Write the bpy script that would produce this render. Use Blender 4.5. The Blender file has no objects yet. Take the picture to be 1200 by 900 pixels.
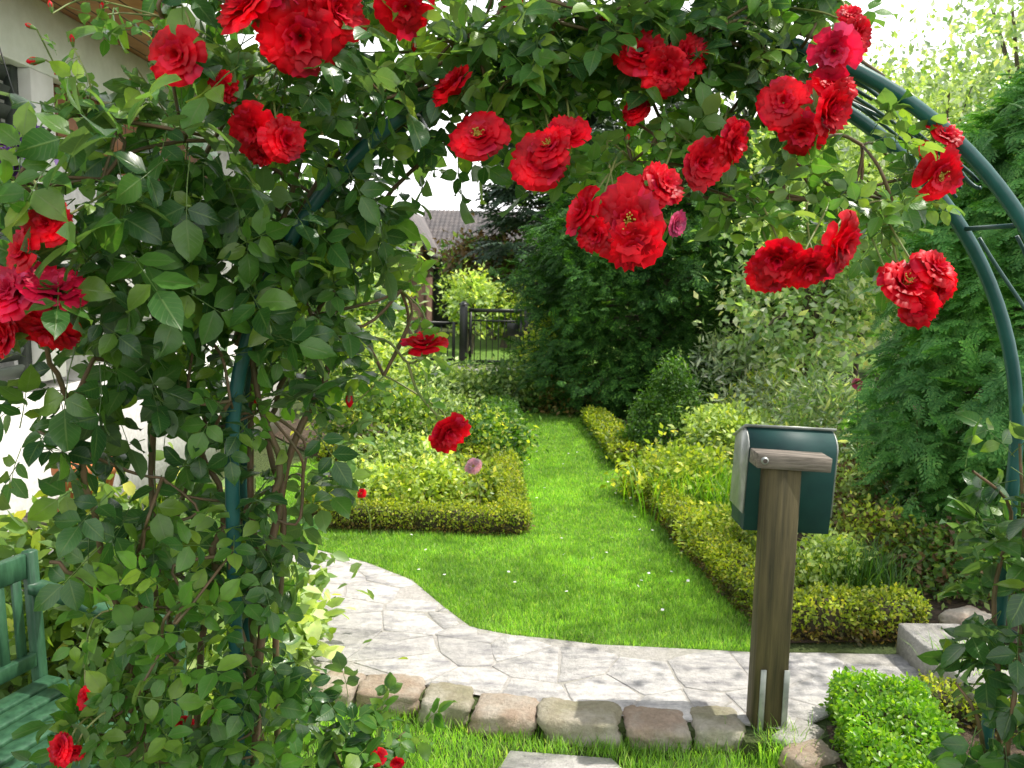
import bpy, math, random
import numpy as np
from mathutils import Matrix, Vector, noise

rs = np.random.RandomState(7)
random.seed(7)
scene = bpy.context.scene
COL = scene.collection
PI = math.pi

# ------------------------------------------------------------------ camera
FPX = 1000.0
CAM = np.array([0.0, 0.0, 1.6])
RM = Matrix.Rotation(math.radians(90 - 7.5), 3, 'X') @ Matrix.Rotation(math.radians(1.3), 3, 'Z')
RMN = np.array(RM)
def ray(px, py):
    return RMN @ np.array([(px - 600) / FPX, -(py - 450) / FPX, -1.0])
def P(px, py, D):
    """point of the place seen at this direction, at distance D in front (world y)"""
    d = ray(px, py); return CAM + d * (D / d[1])
def G(px, py, z=0.0):
    d = ray(px, py); return CAM + d * ((z - CAM[2]) / d[2])
cd = bpy.data.cameras.new("camera"); cam = bpy.data.objects.new("camera", cd); COL.objects.link(cam)
cam.matrix_world = Matrix.Translation(CAM) @ RM.to_4x4()
cd.sensor_width = 36; cd.lens = 36 * FPX / 1200; cd.clip_start = 0.05; cd.clip_end = 800
cd.dof.use_dof = True; cd.dof.focus_distance = 2.1; cd.dof.aperture_fstop = 9
scene.camera = cam
LOW = -0.068     # level of the near grass; the garden behind the border stones is at 0

# ------------------------------------------------------------------ light
SUN = Vector((0.90, 0.22, 0)).normalized()
EL = math.radians(60)
SD = Vector((SUN.x * math.cos(EL), SUN.y * math.cos(EL), math.sin(EL)))
ld = bpy.data.lights.new("sun", 'SUN'); ld.energy = 5.0; ld.angle = math.radians(0.5); ld.color = (1, 0.95, 0.86)
lo = bpy.data.objects.new("sun", ld); COL.objects.link(lo)
lo.rotation_euler = (-SD).to_track_quat('-Z', 'Y').to_euler()
w = bpy.data.worlds.new("World"); scene.world = w; w.use_nodes = True
nt = w.node_tree; nt.nodes.clear()
def N(t, ty, **kw):
    n = t.nodes.new(ty)
    for k, v in kw.items(): setattr(n, k, v)
    return n
sky = N(nt, 'ShaderNodeTexSky', sky_type='NISHITA', sun_disc=False)
sky.sun_elevation = EL; sky.sun_rotation = math.atan2(SUN.x, SUN.y); sky.dust_density = 3.0; sky.air_density = 1.2
bg = N(nt, 'ShaderNodeBackground'); bg.inputs['Strength'].default_value = 0.15
bg2 = N(nt, 'ShaderNodeBackground'); bg2.inputs['Color'].default_value = (1, 1, 1, 1); bg2.inputs['Strength'].default_value = 2.0
mx = N(nt, 'ShaderNodeMixShader'); out = N(nt, 'ShaderNodeOutputWorld')
tc = N(nt, 'ShaderNodeTexCoord'); sep = N(nt, 'ShaderNodeSeparateXYZ')
nz = N(nt, 'ShaderNodeTexNoise'); nz.inputs['Scale'].default_value = 2.2; nz.inputs['Detail'].default_value = 6
nt.links.new(tc.outputs['Generated'], nz.inputs['Vector']); nt.links.new(tc.outputs['Generated'], sep.inputs[0])
m1 = N(nt, 'ShaderNodeMath', operation='MULTIPLY_ADD'); m1.inputs[1].default_value = -1.0; m1.inputs[2].default_value = 0.95
nt.links.new(sep.outputs[2], m1.inputs[0])
m2 = N(nt, 'ShaderNodeMath', operation='ADD'); nt.links.new(m1.outputs[0], m2.inputs[0]); nt.links.new(nz.outputs['Fac'], m2.inputs[1])
mr = N(nt, 'ShaderNodeMapRange'); mr.inputs['From Min'].default_value = 0.62; mr.inputs['From Max'].default_value = 0.95
nt.links.new(m2.outputs[0], mr.inputs['Value'])
nt.links.new(sky.outputs[0], bg.inputs['Color'])
nt.links.new(mr.outputs[0], mx.inputs[0]); nt.links.new(bg.outputs[0], mx.inputs[1]); nt.links.new(bg2.outputs[0], mx.inputs[2])
nt.links.new(mx.outputs[0], out.inputs[0])
scene.view_settings.view_transform = 'Standard'; scene.view_settings.look = 'None'
scene.view_settings.exposure = 0; scene.view_settings.gamma = 1
scene.cycles.max_bounces = 8; scene.cycles.transmission_bounces = 4; scene.cycles.diffuse_bounces = 4
scene.cycles.use_denoising = True

# ------------------------------------------------------------------ materials
def newmat(name):
    m = bpy.data.materials.new(name); m.use_nodes = True
    t = m.node_tree; t.nodes.clear()
    o = N(t, 'ShaderNodeOutputMaterial'); b = N(t, 'ShaderNodeBsdfPrincipled')
    t.links.new(b.outputs[0], o.inputs[0])
    return m, t, b, o
def mixc(t, a, b, fac, mode='MIX'):
    n = N(t, 'ShaderNodeMix', data_type='RGBA', blend_type=mode)
    for s, v in ((6, a), (7, b)):
        if isinstance(v, tuple): n.inputs[s].default_value = v + (1,)
        else: t.links.new(v, n.inputs[s])
    if isinstance(fac, float): n.inputs[0].default_value = fac
    else: t.links.new(fac, n.inputs[0])
    return n.outputs[2]
def noisef(t, scale, detail=4, lo=0.35, hi=0.65, coord='Object', rough=0.6, vec=None):
    if vec is None:
        c = N(t, 'ShaderNodeTexCoord'); vec = c.outputs[coord]
    n = N(t, 'ShaderNodeTexNoise'); n.inputs['Scale'].default_value = scale
    n.inputs['Detail'].default_value = detail; n.inputs['Roughness'].default_value = rough
    t.links.new(vec, n.inputs['Vector'])
    r = N(t, 'ShaderNodeMapRange'); r.inputs['From Min'].default_value = lo; r.inputs['From Max'].default_value = hi
    t.links.new(n.outputs['Fac'], r.inputs['Value'])
    return r.outputs[0]
def bump(t, b, h, strength=0.3, dist=0.01):
    n = N(t, 'ShaderNodeBump'); n.inputs['Strength'].default_value = strength; n.inputs['Distance'].default_value = dist
    t.links.new(h, n.inputs['Height']); t.links.new(n.outputs[0], b.inputs['Normal'])
def leafmat(name, stops, trans=0.35, rough=0.42, tcol=None, rib=False, clump=2.5, spec=0.5, fine=7.0):
    """stops: list of (pos, rgb) over a random value per leaf"""
    m, t, b, o = newmat(name)
    g = N(t, 'ShaderNodeNewGeometry'); cr = N(t, 'ShaderNodeValToRGB')
    e = cr.color_ramp.elements
    while len(e) < len(stops): e.new(0.5)
    for i, (p, c) in enumerate(stops): e[i].position = p; e[i].color = c + (1,)
    t.links.new(g.outputs['Random Per Island'], cr.inputs[0])
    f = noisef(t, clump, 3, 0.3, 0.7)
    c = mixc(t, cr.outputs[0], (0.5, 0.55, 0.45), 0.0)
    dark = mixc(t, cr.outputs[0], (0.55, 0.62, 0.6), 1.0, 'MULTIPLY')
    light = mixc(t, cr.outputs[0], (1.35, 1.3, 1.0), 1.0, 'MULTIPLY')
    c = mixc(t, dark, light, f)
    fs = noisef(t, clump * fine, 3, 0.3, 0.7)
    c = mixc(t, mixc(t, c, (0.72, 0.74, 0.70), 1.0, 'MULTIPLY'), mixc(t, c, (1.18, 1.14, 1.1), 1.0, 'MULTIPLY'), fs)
    if rib:
        uv = N(t, 'ShaderNodeUVMap'); s = N(t, 'ShaderNodeSeparateXYZ'); t.links.new(uv.outputs[0], s.inputs[0])
        a = N(t, 'ShaderNodeMath', operation='ABSOLUTE'); t.links.new(s.outputs[0], a.inputs[0])
        r1 = N(t, 'ShaderNodeMapRange'); r1.inputs['From Min'].default_value = 0.10; r1.inputs['From Max'].default_value = 0.02
        t.links.new(a.outputs[0], r1.inputs['Value'])
        # side veins: bands of v - 0.45|u|
        k = N(t, 'ShaderNodeMath', operation='MULTIPLY_ADD'); k.inputs[1].default_value = -0.28
        t.links.new(a.outputs[0], k.inputs[0]); t.links.new(s.outputs[1], k.inputs[2])
        sn = N(t, 'ShaderNodeMath', operation='MULTIPLY'); sn.inputs[1].default_value = 48; t.links.new(k.outputs[0], sn.inputs[0])
        si = N(t, 'ShaderNodeMath', operation='SINE'); t.links.new(sn.outputs[0], si.inputs[0])
        r2 = N(t, 'ShaderNodeMapRange'); r2.inputs['From Min'].default_value = 0.75; r2.inputs['From Max'].default_value = 1.0
        r2.inputs['To Max'].default_value = 0.35
        t.links.new(si.outputs[0], r2.inputs['Value'])
        mxv = N(t, 'ShaderNodeMath', operation='MAXIMUM'); t.links.new(r1.outputs[0], mxv.inputs[0]); t.links.new(r2.outputs[0], mxv.inputs[1])
        hv = N(t, 'ShaderNodeMath', operation='MULTIPLY'); hv.inputs[1].default_value = 0.55; t.links.new(mxv.outputs[0], hv.inputs[0])
        c = mixc(t, c, (0.16, 0.24, 0.08), hv.outputs[0])
        # paler, matt underside
        under = mixc(t, c, (0.13, 0.19, 0.12), 0.45)
        c = mixc(t, c, under, g.outputs['Backfacing'])
        bump(t, b, mxv.outputs[0], 0.25, 0.002)
    t.links.new(c, b.inputs['Base Color'])
    b.inputs['Roughness'].default_value = rough; b.inputs['Specular IOR Level'].default_value = spec
    tr = N(t, 'ShaderNodeBsdfTranslucent')
    tcc = mixc(t, c, tcol or (2.6, 2.6, 0.9), 1.0, 'MULTIPLY')
    t.links.new(tcc, tr.inputs['Color'])
    ms = N(t, 'ShaderNodeMixShader'); ms.inputs[0].default_value = trans
    t.links.new(b.outputs[0], ms.inputs[1]); t.links.new(tr.outputs[0], ms.inputs[2]); t.links.new(ms.outputs[0], o.inputs[0])
    return m
def plain(name, c1, c2, scale=8, rough=0.6, bmp=0.2, bd=0.01, metal=0.0, detail=5, stretch=None, lo=0.35, hi=0.65):
    m, t, b, o = newmat(name)
    vec = None
    if stretch:
        c = N(t, 'ShaderNodeTexCoord'); mp = N(t, 'ShaderNodeMapping'); mp.inputs['Scale'].default_value = stretch
        t.links.new(c.outputs['Object'], mp.inputs[0]); vec = mp.outputs[0]
    f = noisef(t, scale, detail, lo, hi, vec=vec)
    t.links.new(mixc(t, c1, c2, f), b.inputs['Base Color'])
    b.inputs['Roughness'].default_value = rough; b.inputs['Metallic'].default_value = metal
    if bmp: bump(t, b, f, bmp, bd)
    return m

M = {}
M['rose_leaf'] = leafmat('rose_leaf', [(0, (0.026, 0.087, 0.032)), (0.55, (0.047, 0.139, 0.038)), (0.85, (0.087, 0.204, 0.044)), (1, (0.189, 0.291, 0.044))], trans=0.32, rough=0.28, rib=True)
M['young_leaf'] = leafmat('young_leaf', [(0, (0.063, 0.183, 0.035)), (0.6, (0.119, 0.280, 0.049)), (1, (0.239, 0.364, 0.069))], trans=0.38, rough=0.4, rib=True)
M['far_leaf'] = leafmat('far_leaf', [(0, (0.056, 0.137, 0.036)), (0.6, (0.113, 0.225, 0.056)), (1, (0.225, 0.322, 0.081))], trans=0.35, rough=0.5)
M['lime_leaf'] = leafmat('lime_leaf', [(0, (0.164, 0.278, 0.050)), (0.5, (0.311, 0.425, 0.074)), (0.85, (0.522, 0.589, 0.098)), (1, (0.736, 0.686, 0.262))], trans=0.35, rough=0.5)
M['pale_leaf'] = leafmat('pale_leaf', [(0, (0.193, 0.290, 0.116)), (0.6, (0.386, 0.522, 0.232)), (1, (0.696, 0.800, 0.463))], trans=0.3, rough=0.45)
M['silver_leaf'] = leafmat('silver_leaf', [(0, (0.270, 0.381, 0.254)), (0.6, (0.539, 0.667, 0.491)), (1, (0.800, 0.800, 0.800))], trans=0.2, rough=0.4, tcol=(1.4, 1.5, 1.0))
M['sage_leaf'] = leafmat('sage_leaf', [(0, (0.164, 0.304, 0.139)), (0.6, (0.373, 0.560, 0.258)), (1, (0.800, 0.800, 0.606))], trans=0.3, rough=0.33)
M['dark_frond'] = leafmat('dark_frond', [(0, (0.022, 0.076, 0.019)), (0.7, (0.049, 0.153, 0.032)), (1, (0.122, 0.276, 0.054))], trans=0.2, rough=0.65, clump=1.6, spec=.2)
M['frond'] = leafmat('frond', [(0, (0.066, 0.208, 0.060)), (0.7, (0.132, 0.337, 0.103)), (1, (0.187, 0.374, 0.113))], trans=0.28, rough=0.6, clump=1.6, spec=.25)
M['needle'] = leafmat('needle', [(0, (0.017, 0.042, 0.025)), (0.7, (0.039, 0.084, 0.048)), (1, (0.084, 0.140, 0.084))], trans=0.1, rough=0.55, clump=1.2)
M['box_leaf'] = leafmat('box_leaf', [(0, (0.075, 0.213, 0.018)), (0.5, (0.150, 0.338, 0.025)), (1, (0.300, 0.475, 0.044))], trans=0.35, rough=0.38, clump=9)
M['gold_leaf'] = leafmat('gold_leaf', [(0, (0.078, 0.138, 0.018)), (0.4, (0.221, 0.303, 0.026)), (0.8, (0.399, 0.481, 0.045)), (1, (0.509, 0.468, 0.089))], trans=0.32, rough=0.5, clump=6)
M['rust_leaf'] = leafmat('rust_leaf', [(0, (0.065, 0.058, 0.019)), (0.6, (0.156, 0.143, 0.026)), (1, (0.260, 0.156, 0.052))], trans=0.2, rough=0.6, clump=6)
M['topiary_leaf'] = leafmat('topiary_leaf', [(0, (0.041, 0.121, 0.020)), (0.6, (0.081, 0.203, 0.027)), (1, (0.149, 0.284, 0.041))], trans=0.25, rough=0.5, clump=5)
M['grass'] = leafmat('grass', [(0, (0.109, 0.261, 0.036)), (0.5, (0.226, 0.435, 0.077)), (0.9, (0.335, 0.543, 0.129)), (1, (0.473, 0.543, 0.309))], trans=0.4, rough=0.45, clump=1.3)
M['brown_leaf'] = leafmat('brown_leaf', [(0, (0.10, 0.055, 0.035)), (1, (0.20, 0.14, 0.08))], trans=0.25, rough=0.6)
M['purple'] = leafmat('purple', [(0, (0.05, 0.01, 0.16)), (1, (0.16, 0.04, 0.40))], trans=0.25, rough=0.6, tcol=(1.2, 1, 1.4))
def petalmat(name, c1, c2, c3, tcol):
    m = leafmat(name, [(0, c1), (0.7, c2), (1, c3)], trans=0.36, rough=0.45, tcol=tcol, clump=.5, spec=0.25, fine=2.0)
    return m
M['red_petal'] = petalmat('red_petal', (0.66, 0.002, 0.014), (0.84, 0.004, 0.028), (0.92, 0.02, 0.10), (1.25, 1, 1))
M['crimson_petal'] = petalmat('crimson_petal', (0.68, 0.006, 0.05), (0.84, 0.02, 0.12), (0.92, 0.09, 0.28), (1.2, 1, 1))
M['pink_petal'] = petalmat('pink_petal', (0.7, 0.05, 0.22), (0.8, 0.12, 0.35), (0.85, 0.3, 0.5), (1.2, 1.2, 1.2))
M['lilac_petal'] = petalmat('lilac_petal', (0.65, 0.3, 0.5), (0.75, 0.4, 0.6), (0.8, 0.6, 0.75), (1.2, 1.2, 1.2))
M['stamen'] = plain('stamen', (0.55, 0.42, 0.05), (0.35, 0.25, 0.03), 60)
M['cane'] = plain('cane', (0.10, 0.085, 0.035), (0.17, 0.10, 0.055), 25, 0.6, 0.4, 0.002)
M['green_cane'] = plain('green_cane', (0.14, 0.22, 0.05), (0.24, 0.22, 0.08), 20, 0.5, 0.1, 0.002)
M['bark'] = plain('bark', (0.05, 0.04, 0.03), (0.14, 0.11, 0.08), 14, 0.9, 0.6, 0.01, stretch=(1, 1, 0.3))
M['twig'] = plain('twig', (0.035, 0.028, 0.016), (0.06, 0.05, 0.025), 14, 0.9, 0.3)
M['arch_paint'] = plain('arch_paint', (0.010, 0.075, 0.070), (0.018, 0.105, 0.095), 16, 0.33, 0.12, 0.002)
M['arch_wire'] = plain('arch_wire', (0.010, 0.060, 0.055), (0.03, 0.09, 0.08), 30, 0.4, 0.0)
M['box_paint'] = plain('box_paint', (0.002, 0.040, 0.038), (0.005, 0.055, 0.048), 12, 0.6, 0.06, 0.002)
M['zinc'] = plain('zinc', (0.24, 0.26, 0.24), (0.40, 0.42, 0.39), 18, 0.42, 0.1, 0.002, metal=0.35)
M['post_wood'] = plain('post_wood', (0.035, 0.031, 0.011), (0.125, 0.10, 0.04), 5, 0.75, 0.5, 0.003, stretch=(9, 9, 0.6), lo=0.3, hi=0.7)
M['grey_wood'] = plain('grey_wood', (0.10, 0.085, 0.065), (0.26, 0.22, 0.18), 6, 0.8, 0.5, 0.002, stretch=(1.2, 8, 12))
M['bench_paint'] = plain('bench_paint', (0.016, 0.062, 0.030), (0.045, 0.135, 0.068), 9, 0.45, 0.15, 0.002, stretch=(4, 4, 1))
M['black_iron'] = plain('black_iron', (0.008, 0.010, 0.009), (0.02, 0.025, 0.02), 20, 0.4, 0.0)
M['stucco'] = plain('stucco', (0.58, 0.57, 0.54), (0.72, 0.71, 0.68), 30, 0.9, 0.3, 0.004)
M['white_paint'] = plain('white_paint', (0.70, 0.70, 0.66), (0.80, 0.80, 0.77), 10, 0.5, 0.05)
M['shutter'] = plain('shutter', (0.03, 0.04, 0.035), (0.06, 0.075, 0.06), 10, 0.5, 0.1)
M['terracotta'] = plain('terracotta', (0.52, 0.15, 0.05), (0.66, 0.23, 0.09), 7, 0.75, 0.15, 0.004)
M['ink'] = plain('ink', (0.02, 0.02, 0.02), (0.05, 0.05, 0.05), 10, 0.6, 0)
M['soil'] = plain('soil', (0.045, 0.030, 0.018), (0.13, 0.09, 0.055), 30, 0.95, 0.8, 0.02, detail=8)
M['glass'] = plain('glass', (0.02, 0.03, 0.035), (0.04, 0.05, 0.06), 3, 0.08, 0)
def slatwood(name, c1, c2, axis_scale, rot=0):
    m, t, b, o = newmat(name)
    c = N(t, 'ShaderNodeTexCoord'); mp = N(t, 'ShaderNodeMapping'); mp.inputs['Rotation'].default_value = (0, 0, rot)
    t.links.new(c.outputs['Object'], mp.inputs[0])
    f = noisef(t, 5, 5, 0.3, 0.7, vec=mp.outputs[0])
    s = N(t, 'ShaderNodeSeparateXYZ'); t.links.new(mp.outputs[0], s.inputs[0])
    k = N(t, 'ShaderNodeMath', operation='MULTIPLY'); k.inputs[1].default_value = axis_scale; t.links.new(s.outputs[0], k.inputs[0])
    fr = N(t, 'ShaderNodeMath', operation='FRACT'); t.links.new(k.outputs[0], fr.inputs[0])
    gt = N(t, 'ShaderNodeMath', operation='GREATER_THAN'); gt.inputs[1].default_value = 0.1; t.links.new(fr.outputs[0], gt.inputs[0])
    col = mixc(t, c1, c2, f); col = mixc(t, (0.03, 0.015, 0.008), col, gt.outputs[0])
    t.links.new(col, b.inputs['Base Color']); b.inputs['Roughness'].default_value = 0.55
    return m
M['soffit'] = slatwood('soffit', (0.34, 0.14, 0.05), (0.52, 0.26, 0.11), 9.0)
M['panel'] = slatwood('panel', (0.20, 0.08, 0.035), (0.32, 0.14, 0.06), 9.0, PI / 2)

def stone_mat(name, c1, c2, c3, rough=0.85, s=6, streak=False):
    m, t, b, o = newmat(name)
    f = noisef(t, s, 8, 0.35, 0.65); f2 = noisef(t, s * 0.4, 4, 0.45, 0.62); f3 = noisef(t, s * 6, 9, 0.3, 0.7, rough=0.75)
    if streak:
        cc_ = N(t, 'ShaderNodeTexCoord'); mp_ = N(t, 'ShaderNodeMapping'); mp_.inputs['Scale'].default_value = (1, 3.2, 1); t.links.new(cc_.outputs['Object'], mp_.inputs[0])
        f2 = noisef(t, s * 1.1, 8, 0.46, 0.66, vec=mp_.outputs[0], rough=.7)
    g = N(t, 'ShaderNodeNewGeometry')
    rr = N(t, 'ShaderNodeMapRange'); rr.inputs['To Min'].default_value = 0.82; rr.inputs['To Max'].default_value = 1.1
    t.links.new(g.outputs['Random Per Island'], rr.inputs['Value'])
    c = mixc(t, c1, c2, f); c = mixc(t, c, c3, f2)
    sp = N(t, 'ShaderNodeMapRange'); sp.inputs['To Min'].default_value = 0.68; sp.inputs['To Max'].default_value = 1.15
    t.links.new(f3, sp.inputs['Value'])
    mul = N(t, 'ShaderNodeMath', operation='MULTIPLY'); t.links.new(rr.outputs[0], mul.inputs[0]); t.links.new(sp.outputs[0], mul.inputs[1])
    vm = N(t, 'ShaderNodeVectorMath', operation='SCALE'); t.links.new(c, vm.inputs[0]); t.links.new(mul.outputs[0], vm.inputs['Scale'])
    t.links.new(vm.outputs[0], b.inputs['Base Color']); b.inputs['Roughness'].default_value = rough
    bump(t, b, f3, 0.8, 0.010)
    return m
M['paving'] = stone_mat('paving', (0.74, 0.71, 0.67), (0.66, 0.64, 0.61), (0.36, 0.35, 0.36), 0.8, 4.5, True)
M['mortar'] = stone_mat('mortar', (0.64, 0.61, 0.57), (0.58, 0.55, 0.51), (0.50, 0.48, 0.42), 0.95, 9)
M['sandstone'] = stone_mat('sandstone', (0.52, 0.39, 0.29), (0.42, 0.32, 0.23), (0.58, 0.52, 0.43), 0.9, 9)
M['moss_stone'] = stone_mat('moss_stone', (0.47, 0.41, 0.30), (0.34, 0.32, 0.20), (0.58, 0.54, 0.44), 0.9, 9)
M['step_stone'] = stone_mat('step_stone', (0.66, 0.64, 0.60), (0.56, 0.54, 0.50), (0.46, 0.42, 0.36), 0.85, 7)
M['roof_tile'] = stone_mat('roof_tile', (0.22, 0.20, 0.20), (0.16, 0.15, 0.15), (0.26, 0.23, 0.22), 0.8, 5)
M['brick'] = plain('brick', (0.20, 0.12, 0.09), (0.30, 0.18, 0.13), 6, 0.9, 0.2)
M['dark_wall'] = plain('dark_wall', (0.05, 0.045, 0.05), (0.09, 0.08, 0.08), 6, 0.8, 0.1)
def ground_mat(name, c1, c2, c3, s=4):
    m, t, b, o = newmat(name)
    f = noisef(t, s, 8, 0.3, 0.7); f2 = noisef(t, s * 0.25, 3, 0.4, 0.7)
    c = mixc(t, c1, c2, f); c = mixc(t, c, c3, f2)
    t.links.new(c, b.inputs['Base Color']); b.inputs['Roughness'].default_value = 0.95
    bump(t, b, noisef(t, s * 12, 6), 0.8, 0.02)
    return m
M['turf'] = ground_mat('turf', (0.11, 0.23, 0.02), (0.18, 0.33, 0.04), (0.15, 0.27, 0.035))
M['ground'] = ground_mat('ground', (0.05, 0.09, 0.02), (0.10, 0.12, 0.035), (0.07, 0.11, 0.02))

# ------------------------------------------------------------------ mesh building
def build(name, parts, mats, parent=None, smooth=False, props=None):
    """parts: list of (V, loops, sizes, UV or None, material index)"""
    parts = [p for p in parts if len(p[0])]
    V = np.concatenate([p[0] for p in parts]).astype(np.float32)
    off = np.cumsum([0] + [len(p[0]) for p in parts[:-1]])
    L = np.concatenate([p[1] + o for p, o in zip(parts, off)]).astype(np.int32)
    S = np.concatenate([p[2] for p in parts]).astype(np.int32)
    MI = np.concatenate([np.full(len(p[2]), p[4]) for p in parts]).astype(np.int32)
    me = bpy.data.meshes.new(name)
    me.vertices.add(len(V)); me.vertices.foreach_set('co', V.ravel())
    me.loops.add(len(L)); me.loops.foreach_set('vertex_index', L)
    me.polygons.add(len(S)); st = np.concatenate([[0], np.cumsum(S)[:-1]]).astype(np.int32)
    me.polygons.foreach_set('loop_start', st); me.polygons.foreach_set('loop_total', S)
    me.polygons.foreach_set('material_index', MI)
    if smooth: me.polygons.foreach_set('use_smooth', np.ones(len(S), dtype=bool))
    if any(p[3] is not None for p in parts):
        uv = me.uv_layers.new(name='uv')
        U = np.concatenate([p[3] if p[3] is not None else np.zeros((len(p[1]), 2)) for p in parts]).astype(np.float32)
        uv.data.foreach_set('uv', U.ravel())
    me.update(calc_edges=True)
    for m in (mats if isinstance(mats, (list, tuple)) else [mats]): me.materials.append(m)
    o = bpy.data.objects.new(name, me); COL.objects.link(o)
    if parent is not None:
        o.parent = parent
        o.location = -Vector(parent.location)     # geometry is written in world coordinates
    return o
def thing(name, label, cat, loc=(0, 0, 0), group=None):
    o = bpy.data.objects.new(name, None); o.empty_display_size = 0.1; COL.objects.link(o)
    o.location = Vector(loc); o['label'] = label; o['category'] = cat
    if group: o['group'] = group
    return o
def tag(o, label, cat, group=None):
    o['label'] = label; o['category'] = cat
    if group: o['group'] = group
    return o
def struct(o): o['kind'] = 'structure'; return o

def mk(V, F, uv=None, mi=0):
    """plain python faces -> part"""
    L = np.array([i for f in F for i in f], dtype=np.int64); S = np.array([len(f) for f in F])
    U = None
    if uv is not None: U = np.array([uv[i] for f in F for i in f])
    return (np.array(V, dtype=float).reshape(-1, 3), L, S, U, mi)
def shift(part, mi): return part[:4] + (mi,)
def grid(nu, nv, fn, uvfn=None):
    V = [fn(i / nu, j / nv) for j in range(nv + 1) for i in range(nu + 1)]
    F = [(j * (nu + 1) + i, j * (nu + 1) + i + 1, (j + 1) * (nu + 1) + i + 1, (j + 1) * (nu + 1) + i) for j in range(nv) for i in range(nu)]
    uv = None
    if uvfn: uv = [uvfn(i / nu, j / nv) for j in range(nv + 1) for i in range(nu + 1)]
    return mk(V, F, uv)
def merge(parts):
    off = 0; V = []; L = []; S = []; U = []; hasuv = any(p[3] is not None for p in parts)
    for p in parts:
        V.append(p[0]); L.append(p[1] + off); S.append(p[2]); off += len(p[0])
        if hasuv: U.append(p[3] if p[3] is not None else np.zeros((len(p[1]), 2)))
    return (np.concatenate(V), np.concatenate(L), np.concatenate(S), np.concatenate(U) if hasuv else None, parts[0][4])
def xf(p, R=None, T=(0, 0, 0), s=1.0):
    V = p[0] * s
    if R is not None: V = V @ np.array(R).T
    return (V + np.array(T),) + p[1:]
def inst(tpl, R, T, mi=0):
    """R (n,3,3) incl. scale, T (n,3)"""
    n = len(T)
    if n == 0: return (np.zeros((0, 3)), np.zeros(0, int), np.zeros(0, int), None, mi)
    V = np.einsum('nij,vj->nvi', R, tpl[0]) + T[:, None, :]
    k = len(tpl[0])
    L = (tpl[1][None, :] + (np.arange(n) * k)[:, None]).ravel()
    S = np.tile(tpl[2], n)
    U = np.tile(tpl[3], (n, 1)) if tpl[3] is not None else None
    return (V.reshape(-1, 3), L, S, U, mi)
def nrm(a): return a / np.maximum(np.linalg.norm(a, axis=-1, keepdims=True), 1e-9)
def frames(axis, normal, scale):
    """y=axis, z~normal"""
    y = nrm(axis); x = nrm(np.cross(y, normal)); z = np.cross(x, y)
    R = np.stack([x, y, z], axis=-1)
    s = np.asarray(scale)
    return R * (s[:, None, None] if s.ndim == 1 else s[:, None, :])
def rnd(n, s=1.0): return rs.normal(size=(n, 3)) * s

def box(cx, cy, cz, sx, sy, sz, R=None, bev=0.0, mi=0):
    """bevelled box: sizes are full"""
    b = min(bev, sx * .45, sy * .45, sz * .45)
    hx, hy, hz = sx / 2, sy / 2, sz / 2
    if b <= 0:
        V = [(x, y, z) for z in (-hz, hz) for y in (-hy, hy) for x in (-hx, hx)]
        F = [(0, 2, 3, 1), (4, 5, 7, 6), (0, 1, 5, 4), (2, 6, 7, 3), (0, 4, 6, 2), (1, 3, 7, 5)]
        p = mk(V, F, mi=mi)
    else:
        V = []; idx = {}
        for sxn in (-1, 1):
            for syn in (-1, 1):
                for szn in (-1, 1):
                    for a in range(3):
                        v = [sxn * (hx - b), syn * (hy - b), szn * (hz - b)]
                        v[a] = (sxn * hx, syn * hy, szn * hz)[a]
                        idx[(sxn, syn, szn, a)] = len(V); V.append(v)
        F = []
        sg = (-1, 1)
        for a in range(3):
            o1, o2 = (a + 1) % 3, (a + 2) % 3
            for s in sg:
                def key(u, v):
                    k = [0, 0, 0]; k[a] = s; k[o1] = u; k[o2] = v; return tuple(k)
                q = [idx[key(-1, -1) + (a,)], idx[key(1, -1) + (a,)], idx[key(1, 1) + (a,)], idx[key(-1, 1) + (a,)]]
                F.append(q if s > 0 else q[::-1])
            for u in sg:
                for v in sg:   # edge along a
                    def k2(t):
                        k = [0, 0, 0]; k[a] = t; k[o1] = u; k[o2] = v; return tuple(k)
                    q = [idx[k2(-1) + (o1,)], idx[k2(1) + (o1,)], idx[k2(1) + (o2,)], idx[k2(-1) + (o2,)]]
                    F.append(q if u * v < 0 else q[::-1])
        for a in sg:
            for b_ in sg:
                for c in sg:
                    q = [idx[(a, b_, c, i)] for i in range(3)]
                    F.append(q if a * b_ * c > 0 else q[::-1])
        p = mk(V, F, mi=mi)
    return xf(p, R, (cx, cy, cz))
def smoothpath(pts, k=4):
    pts = [np.array(p, float) for p in pts]
    if len(pts) < 3:
        return pts
    out = []
    for i in range(len(pts) - 1):
        p0 = pts[max(i - 1, 0)]; p1 = pts[i]; p2 = pts[i + 1]; p3 = pts[min(i + 2, len(pts) - 1)]
        for j in range(k):
            t = j / k
            out.append(0.5 * ((2 * p1) + (-p0 + p2) * t + (2 * p0 - 5 * p1 + 4 * p2 - p3) * t * t + (-p0 + 3 * p1 - 3 * p2 + p3) * t ** 3))
    out.append(pts[-1]); return out
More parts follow.
